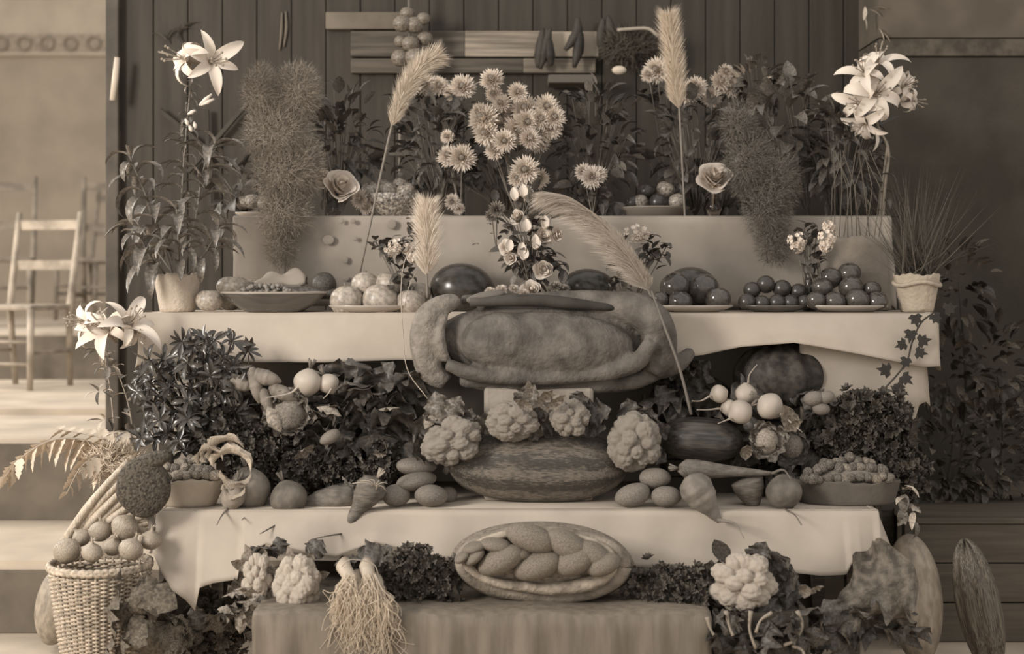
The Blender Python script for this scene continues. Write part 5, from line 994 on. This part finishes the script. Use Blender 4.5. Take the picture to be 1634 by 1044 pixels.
def cabbage(label, px, py, D, r, mats, seed=0, n=9, name='cabbage'):
    t = thing(name, label, 'cabbage', P(px, py, D)); R = random.Random(seed); w_ = wob(seed, 4); me = MB().add(sph(36, 26, lambda p: p*(1+.06*w_(p)+.03*np.cos(np.arctan2(p[:, 2], p[:, 0])*7))[:, None])).mesh('heart', mats[0])
    inst('heart', me, t, Matrix.Translation(P(px, py, D)) @ Matrix.Diagonal((m_(r*.85, D), m_(r*.8, D), m_(r*.9, D), 1)))
    for k in range(n):
        a = 2*PI*k/n+R.uniform(-.2, .2); q = Vector((math.cos(a), -.25, math.sin(a))); put('outer_leaf', R.choice(mats[1]), t, P(px+math.cos(a)*r*.35, py-math.sin(a)*r*.35, D-.0), q, m_(r*1.35, D), tuple(Vector((0, -1, 0))-q*.3), R.uniform(-.3, .3))
    if r > 35:
        for k in range(7):
            a = 2*PI*k/7+R.uniform(-.2, .2); q = Vector((math.cos(a)*.6, -.8, math.sin(a)*.6)); put('outer_leaf', R.choice(mats[1]), t, P(px+math.cos(a)*r*.1, py-math.sin(a)*r*.1+r*.3, D-m_(r*.6, D)), q*.4+Vector((math.cos(a), 0, math.sin(a))), m_(r*1.1, D), (0, 1, 0), R.uniform(-.3, .3))
    return t
cabm = mat('cabbage_heart', .21, .35, .6, (8, .3), (20, .4)); cabp = mat('pale_heart', .33, .5, .6, (8, .3), (20, .4))
cabbage('small pale-headed cabbage in the left heap below the turnips', 463, 660, 4.7, 30, (cabm, CABM), 1)
cabbage('small cabbage with a pale heart below the right white turnips', 1222, 703, 4.66, 24, (cabp, CABM), 2)
cabbage('dull cabbage lying right of the pale-hearted one', 1262, 712, 4.72, 24, (cabm, CAB), 3, 6)
item('walnut', POT[1], 'small knobbly pale tuber lying in the dark leaves centre left', 'tuber', 527, 698, 4.62, 18, 12, -.5)
heap('scattered pale torn leaves on the dark heap at left', 480, 720, 4.62, [(505, 650, 10, 48), (508, 658, 35, 42), (470, 735, 50, 52), (545, 760, -30, 24), (448, 690, 110, 52), (600, 655, 20, 42), (595, 725, 10, 26)], 8, 'torn_leaves', CABP, 'leaves')
heap('upright pale leaf stubs on the heap right of the smooth marrow', 1190, 735, 4.62, [(1190, 735, 95, 45), (1205, 730, 80, 40), (1270, 690, 115, 62), (1255, 690, 60, 40)], 9, 'leaf_stubs', CABP, 'leaves')
# savoy cabbages bottom left, kale bottom right
net = mat('savoy', .21, .9, .7, (26, .6), (40, .8))
SAV = [leafmesh('outer_leaf', net, L=1, Wd=1.0, bend=b, fold=-.3, n=22, nc=7, ruff=.24, shape=.85, seed=i, lobes=5, lamp=.08) for i, b in enumerate((.6, 1.1))]
cabbage('large crinkled savoy cabbage on the floor right of the wicker basket', 296, 985, 4.72, 50, (net, SAV), 5, 11)
cabbage('crinkled savoy cabbage lowest at the bottom left, beside the basket', 262, 1018, 4.5, 36, (net, SAV), 6, 9)
heap('sunlit frizzy leaf tips between the savoy and the cauliflowers', 350, 1000, 4.55, [(335+R.uniform(-20, 60), 995+R.uniform(-12, 35), R.uniform(20, 160), R.uniform(34, 52)) for _ in range(14)], 10, 'leafy_greens', [SAV[0], SAV[1], CABM[1]])
heap('bright curled leaves around the narrow cauliflower', 395, 970, 4.24, [(400+R.uniform(-25, 25), 965+R.uniform(-25, 18), R.uniform(140, 330), R.uniform(30, 48)) for _ in range(12)], 11, 'leafy_greens', CABP+CABM)
heap('brown leaves hanging over the right side of the wicker basket', 210, 960, 4.30, [(R.uniform(180, 240), R.uniform(900, 1040), R.uniform(200, 340), R.uniform(50, 80)) for _ in range(16)], 17, 'brown_leaves', [leafmesh('leaf', mat('brown_leaf', .13, 1, .8, (12, .4)), L=1, Wd=.8, bend=b, fold=-.3, n=9, nc=4, ruff=.2, seed=i) for i, b in enumerate((.5, 1.2))], 'leaves')  # dark brown leaf shapes over the right half of the basket
heap('dark leaves spread below the bright lower right cauliflower', 1210, 1010, 4.16, [(R.uniform(1125, 1300), R.uniform(972, 1035), R.uniform(180, 360), R.uniform(40, 70)) for _ in range(24)], 18, 'leafy_greens')
heap('dark leaves poking up behind the left cauliflowers', 450, 890, 4.36, [(420, 892, 75, 50), (450, 885, 100, 32), (495, 890, 60, 40), (540, 900, 40, 48), (570, 895, 30, 60), (600, 900, 60, 45), (560, 915, 100, 42), (620, 905, 20, 60)], 12, 'leafy_greens', CAB)
kd = mat('kale_leaf', .13, .8, .65, (9, .45), (30, .4))
KL = leafmesh('leaf', kd, L=1, Wd=.95, bend=.35, fold=-.25, n=30, nc=8, ruff=.2, shape=1.9, lobes=6, lamp=.07)
t = heap('large ruffled kale leaf fanning out under the right cloth corner', 1335, 955, 4.35, [(1325, 968, 34, 150), (1345, 980, 5, 115)], 13, 'kale_leaf', [KL], 'leaf')
heap('loose brown and dark leaves on the floor at the lower right', 1350, 1010, 4.3, [(R.uniform(1240, 1440), R.uniform(985, 1050), R.uniform(0, 180), R.uniform(45, 80)) for _ in range(26)], 14, 'leafy_greens', CAB+[KL])
heap('single dark leaf sticking up above the lower right cauliflower', 1150, 895, 4.32, [(1160, 900, 115, 50), (1165, 898, 140, 40)], 15, 'dark_leaf', OVAL, 'leaf')
heap('pale pointed leaf lit at the edge of the lower right heap', 1285, 955, 4.22, [(1283, 955, 85, 46), (1290, 950, 60, 36)], 16, 'pale_leaf', CABP, 'leaf')
# leeks: roots
LK = thing('leek_bundle', 'bundle of leeks with a shaggy beard of pale roots hanging down', 'leeks', P(570, 970, 4.12))
for (x, y, x2, y2) in ((548, 905, 560, 925), (585, 905, 590, 925), (600, 930, 604, 948), (570, 925, 572, 940)):
    MB().add(tube([P(x+(x-x2)*-.2, y-8, 4.28), P(x, y, 4.2), P(x2, y2, 4.12)], [m_(9, 4.2), m_(12, 4.2), m_(10, 4.2)], 14)).build('leek_shank', mat('leek', .45, .85, .5), LK)
R2 = np.random.RandomState(3); rt = MB()
for k in range(900):
    bx, by = [(558, 925), (590, 925), (604, 946), (572, 940)][k % 4]; bx += R2.uniform(-10, 10); tx = bx+R2.normal()*10+(bx-575)*.28; L = R2.uniform(35, 112); D0 = 4.10+R2.uniform(-.03, .03)
    q_ = lambda: R2.normal()*7
    pts = smooth_path([P(bx, by+R2.uniform(-10, 6), D0+.02), P(bx+(tx-bx)*.3+q_(), by+L*.25, D0-.014), P(bx+(tx-bx)*.6+q_(), by+L*.55, D0-.01), P(tx+q_(), by+L*.8+q_(), D0), P(tx+q_()*1.3, by+L+q_(), D0)], 10); rt.add(tube(pts, [.0013, .0008], 3, False))
rt.build('root_beard', rootm, LK)['kind'] = 'stuff'
MB().add(tube(smooth_path([P(545, 905, 4.15), P(560, 893, 4.14), P(595, 900, 4.14), P(604, 918, 4.13)], 12), .0014, 5)).build('tie_string', stem_l, LK)
# ivy
IV = thing('ivy_strand', 'ivy strand trailing down the cloth below the right wrapped pot', 'ivy', P(1490, 500, 4.78))
ivl = MB().add(([(0, 0, 0), (.25, 0, -.1), (.55, .04, .15), (.32, 0, .3), (.42, .04, .6), (.15, .02, .6), (0, .06, 1), (-.15, .02, .6), (-.42, .04, .6), (-.32, 0, .3), (-.55, .04, .15), (-.25, 0, -.1)], [(0, 1, 2, 3), (0, 3, 4, 5), (0, 5, 6, 7), (0, 7, 8, 9), (0, 9, 10, 11)])).mesh('leaf', mat('ivy_leaf', .035, .5, .5, (12, .3)))
MB().add(tube(smooth_path([P(x, y, 4.79) for x, y in ((1492, 498), (1470, 515), (1456, 545), (1448, 575), (1432, 598), (1412, 620))], 20), .003, 5)).build('vine', mat('vine', .06, .6, .6), IV)
for (x, y, a, s) in ((1460, 503, -80, 22), (1454, 528, -100, 22), (1445, 548, 200, 20), (1466, 545, 10, 22), (1462, 562, -10, 20), (1447, 572, -110, 20), (1420, 592, 170, 24), (1440, 600, -40, 22), (1432, 612, -60, 20), (1490, 502, -60, 20), (1508, 495, 20, 22)):
    a = math.radians(a); put('leaf', ivl, IV, P(x, y, 4.775), (math.cos(a), -.15, math.sin(a)), m_(s, 4.78), (0, 1, 0))
# dark shrubbery on the right
SM = [leafmesh('leaf', mat('shrub_leaf', .058, .85, .5, (10, .4), spec=.4), L=1, Wd=.45, bend=b, fold=.3, n=5, shape=.9) for b in (.3, 1.0)]
SM2 = [leafmesh('leaf', mat('shrub_brown', .13, 1, .6, (10, .4)), L=1, Wd=.4, bend=.8, fold=.3, n=5, shape=.9)]
def shrub(label, base, D, blobs, seed):
    t = thing('leafy_shrub', label, 'shrub', P(base[0], base[1], D))
    for k, (x, y, rx, rz, n) in enumerate(blobs):
        bush(t, P(x, y, D), (m_(rx, D), m_(rx, D)*.5, m_(rz, D)), n, m_(30, D), SM+SM2, seed+k, twigs=False)
        c = P(x, y, D); MB().add(tube(smooth_path([(c.x, D, zc+.02), (c.x+.02, D-.02, (zc+c.z)/2), tuple(c)], 8), [.008, .003], 6)).build('stem', mat('bark', .07), t)
shrub('dark shrub against the dado at the far right, lower clump', (1540, 830), 5.4, [(1500, 740, 70, 80, 130), (1590, 720, 60, 95, 140)], 81)
shrub('dark shrub against the dado at the far right, upper clump', (1560, 835), 5.65, [(1510, 600, 60, 90, 100), (1590, 590, 50, 85, 90), (1530, 450, 55, 90, 70)], 90)
# dried stalk beside the right nut basket
t = thing('dried_bunch', 'ragged dried bunch hanging at the right end of the lowest table', 'dried bunch', P(1445, 820, 4.55))
for k in range(9): put('leaf', [PALE[1], CABP[0], OVALM[2]][k % 3], t, P(1450+rnd.uniform(-12, 8), 775+k*7, 4.58), (rnd.uniform(-.6, .6), -.4, rnd.uniform(-1, .3)), m_(34, 4.58))

# ------------------------------------------------------------------ hanging things on the screen
t = thing('onion_string', 'string of pale round onions hanging at top centre left', 'onion string', P(655, 20, 6.15))
MB().add(tube([P(652, -20, 6.15), P(655, 110, 6.15)], .006, 6)).build('cord', stem_m, t)
ob = um('bulb', mat('string_onion', .20, .9, .4, (5, .5), spec=.5), app_fn)
for x, y, r in ((642, 38, 15), (662, 40, 15), (640, 66, 11), (655, 70, 14), (678, 62, 13), (640, 93, 16), (664, 92, 18), (650, 22, 12), (676, 30, 11)): inst('bulb', ob, t, Matrix.Translation(P(x, y, 6.14+rnd.uniform(-.02, .02))) @ Matrix.Diagonal((m_(r, 6.15), m_(r, 6.15), m_(r, 6.15), 1)))
pod = mat('dried_pod', .05, .6, .6, (10, .4))
for lab, pts in (('dark flat pods hanging against the tan plank, left group', ([(878, 45), (870, 75), (862, 110)], [(872, 45), (876, 80), (880, 105)], [(866, 45), (862, 80), (858, 108)])), ('forked pair of dark pods hanging over the palest plank', ([(922, 28), (920, 55), (902, 80)], [(920, 28), (924, 70), (916, 108)])), ('brown pods hanging beside the end of the pale plank', ([(962, 30), (960, 60), (965, 95)], [(970, 25), (974, 50), (978, 80)]))):
    t = thing('hanging_pods', lab, 'pods', P(pts[0][0][0], pts[0][0][1], 6.2))
    for q in pts: MB().add(tube(smooth_path([P(x, y, 6.2) for x, y in q], 10), [m_(3, 6.2), m_(8, 6.2), m_(9, 6.2), m_(3, 6.2)], 8)).build('pod', pod, t)
t = thing('dried_wreath', 'bristly dried bundle hanging right of the planks near the top', 'wreath', P(1005, 80, 6.2))
cloud(t, 'bristle', mat('bristle', .10, 1, .8), P(1005, 78, 6.15), (m_(46, 6.2), .06, m_(32, 6.2)), 2600, .05, .004, 7)
MB().add(tube(smooth_path([P(x, y, 6.08) for x, y in ((985, 48), (1010, 46), (1035, 46), (1050, 58))], 10), .007, 6)).build('pale_loop', mat('pale_loop', .4, .7, .7), t)
MB().add(sph(12, 8, lambda p: p*np.array([.03, .02, .018])), Matrix.Translation(P(988, 112, 6.08))).build('pale_knot', plume_w, t)
t = thing('dried_spray', 'pale dried spray hanging high at the upper right', 'spray', P(1385, 25, 5.95))
for (x, y, a) in ((1380, 10, -90), (1378, 25, -70), (1385, 15, -20), (1402, 45, -60), (1405, 50, -40), (1395, 12, 0)): a = math.radians(a); put('leaf', PALE[0], t, P(x, y, 5.95), (math.cos(a), 0, math.sin(a)), m_(24, 6))
for lab, pts in (('long thin dried pod pair hanging above the tall fern', ([(450, 20), (449, 50), (446, 80)], [(456, 18), (457, 45), (453, 75)])),):
    t = thing('hanging_pods', lab, 'pods', P(450, 20, 6.28))
    for q in pts: MB().add(tube(smooth_path([P(x, y, 6.29) for x, y in q], 10), [m_(1.5, 6.2), m_(3, 6.2), m_(1.5, 6.2)], 6)).build('pod', mat('pod_brown', .16, 1, .6), t)
print('objects', len(bpy.data.objects), 'tris', sum(len(m.polygons)*2 for m in bpy.data.meshes))
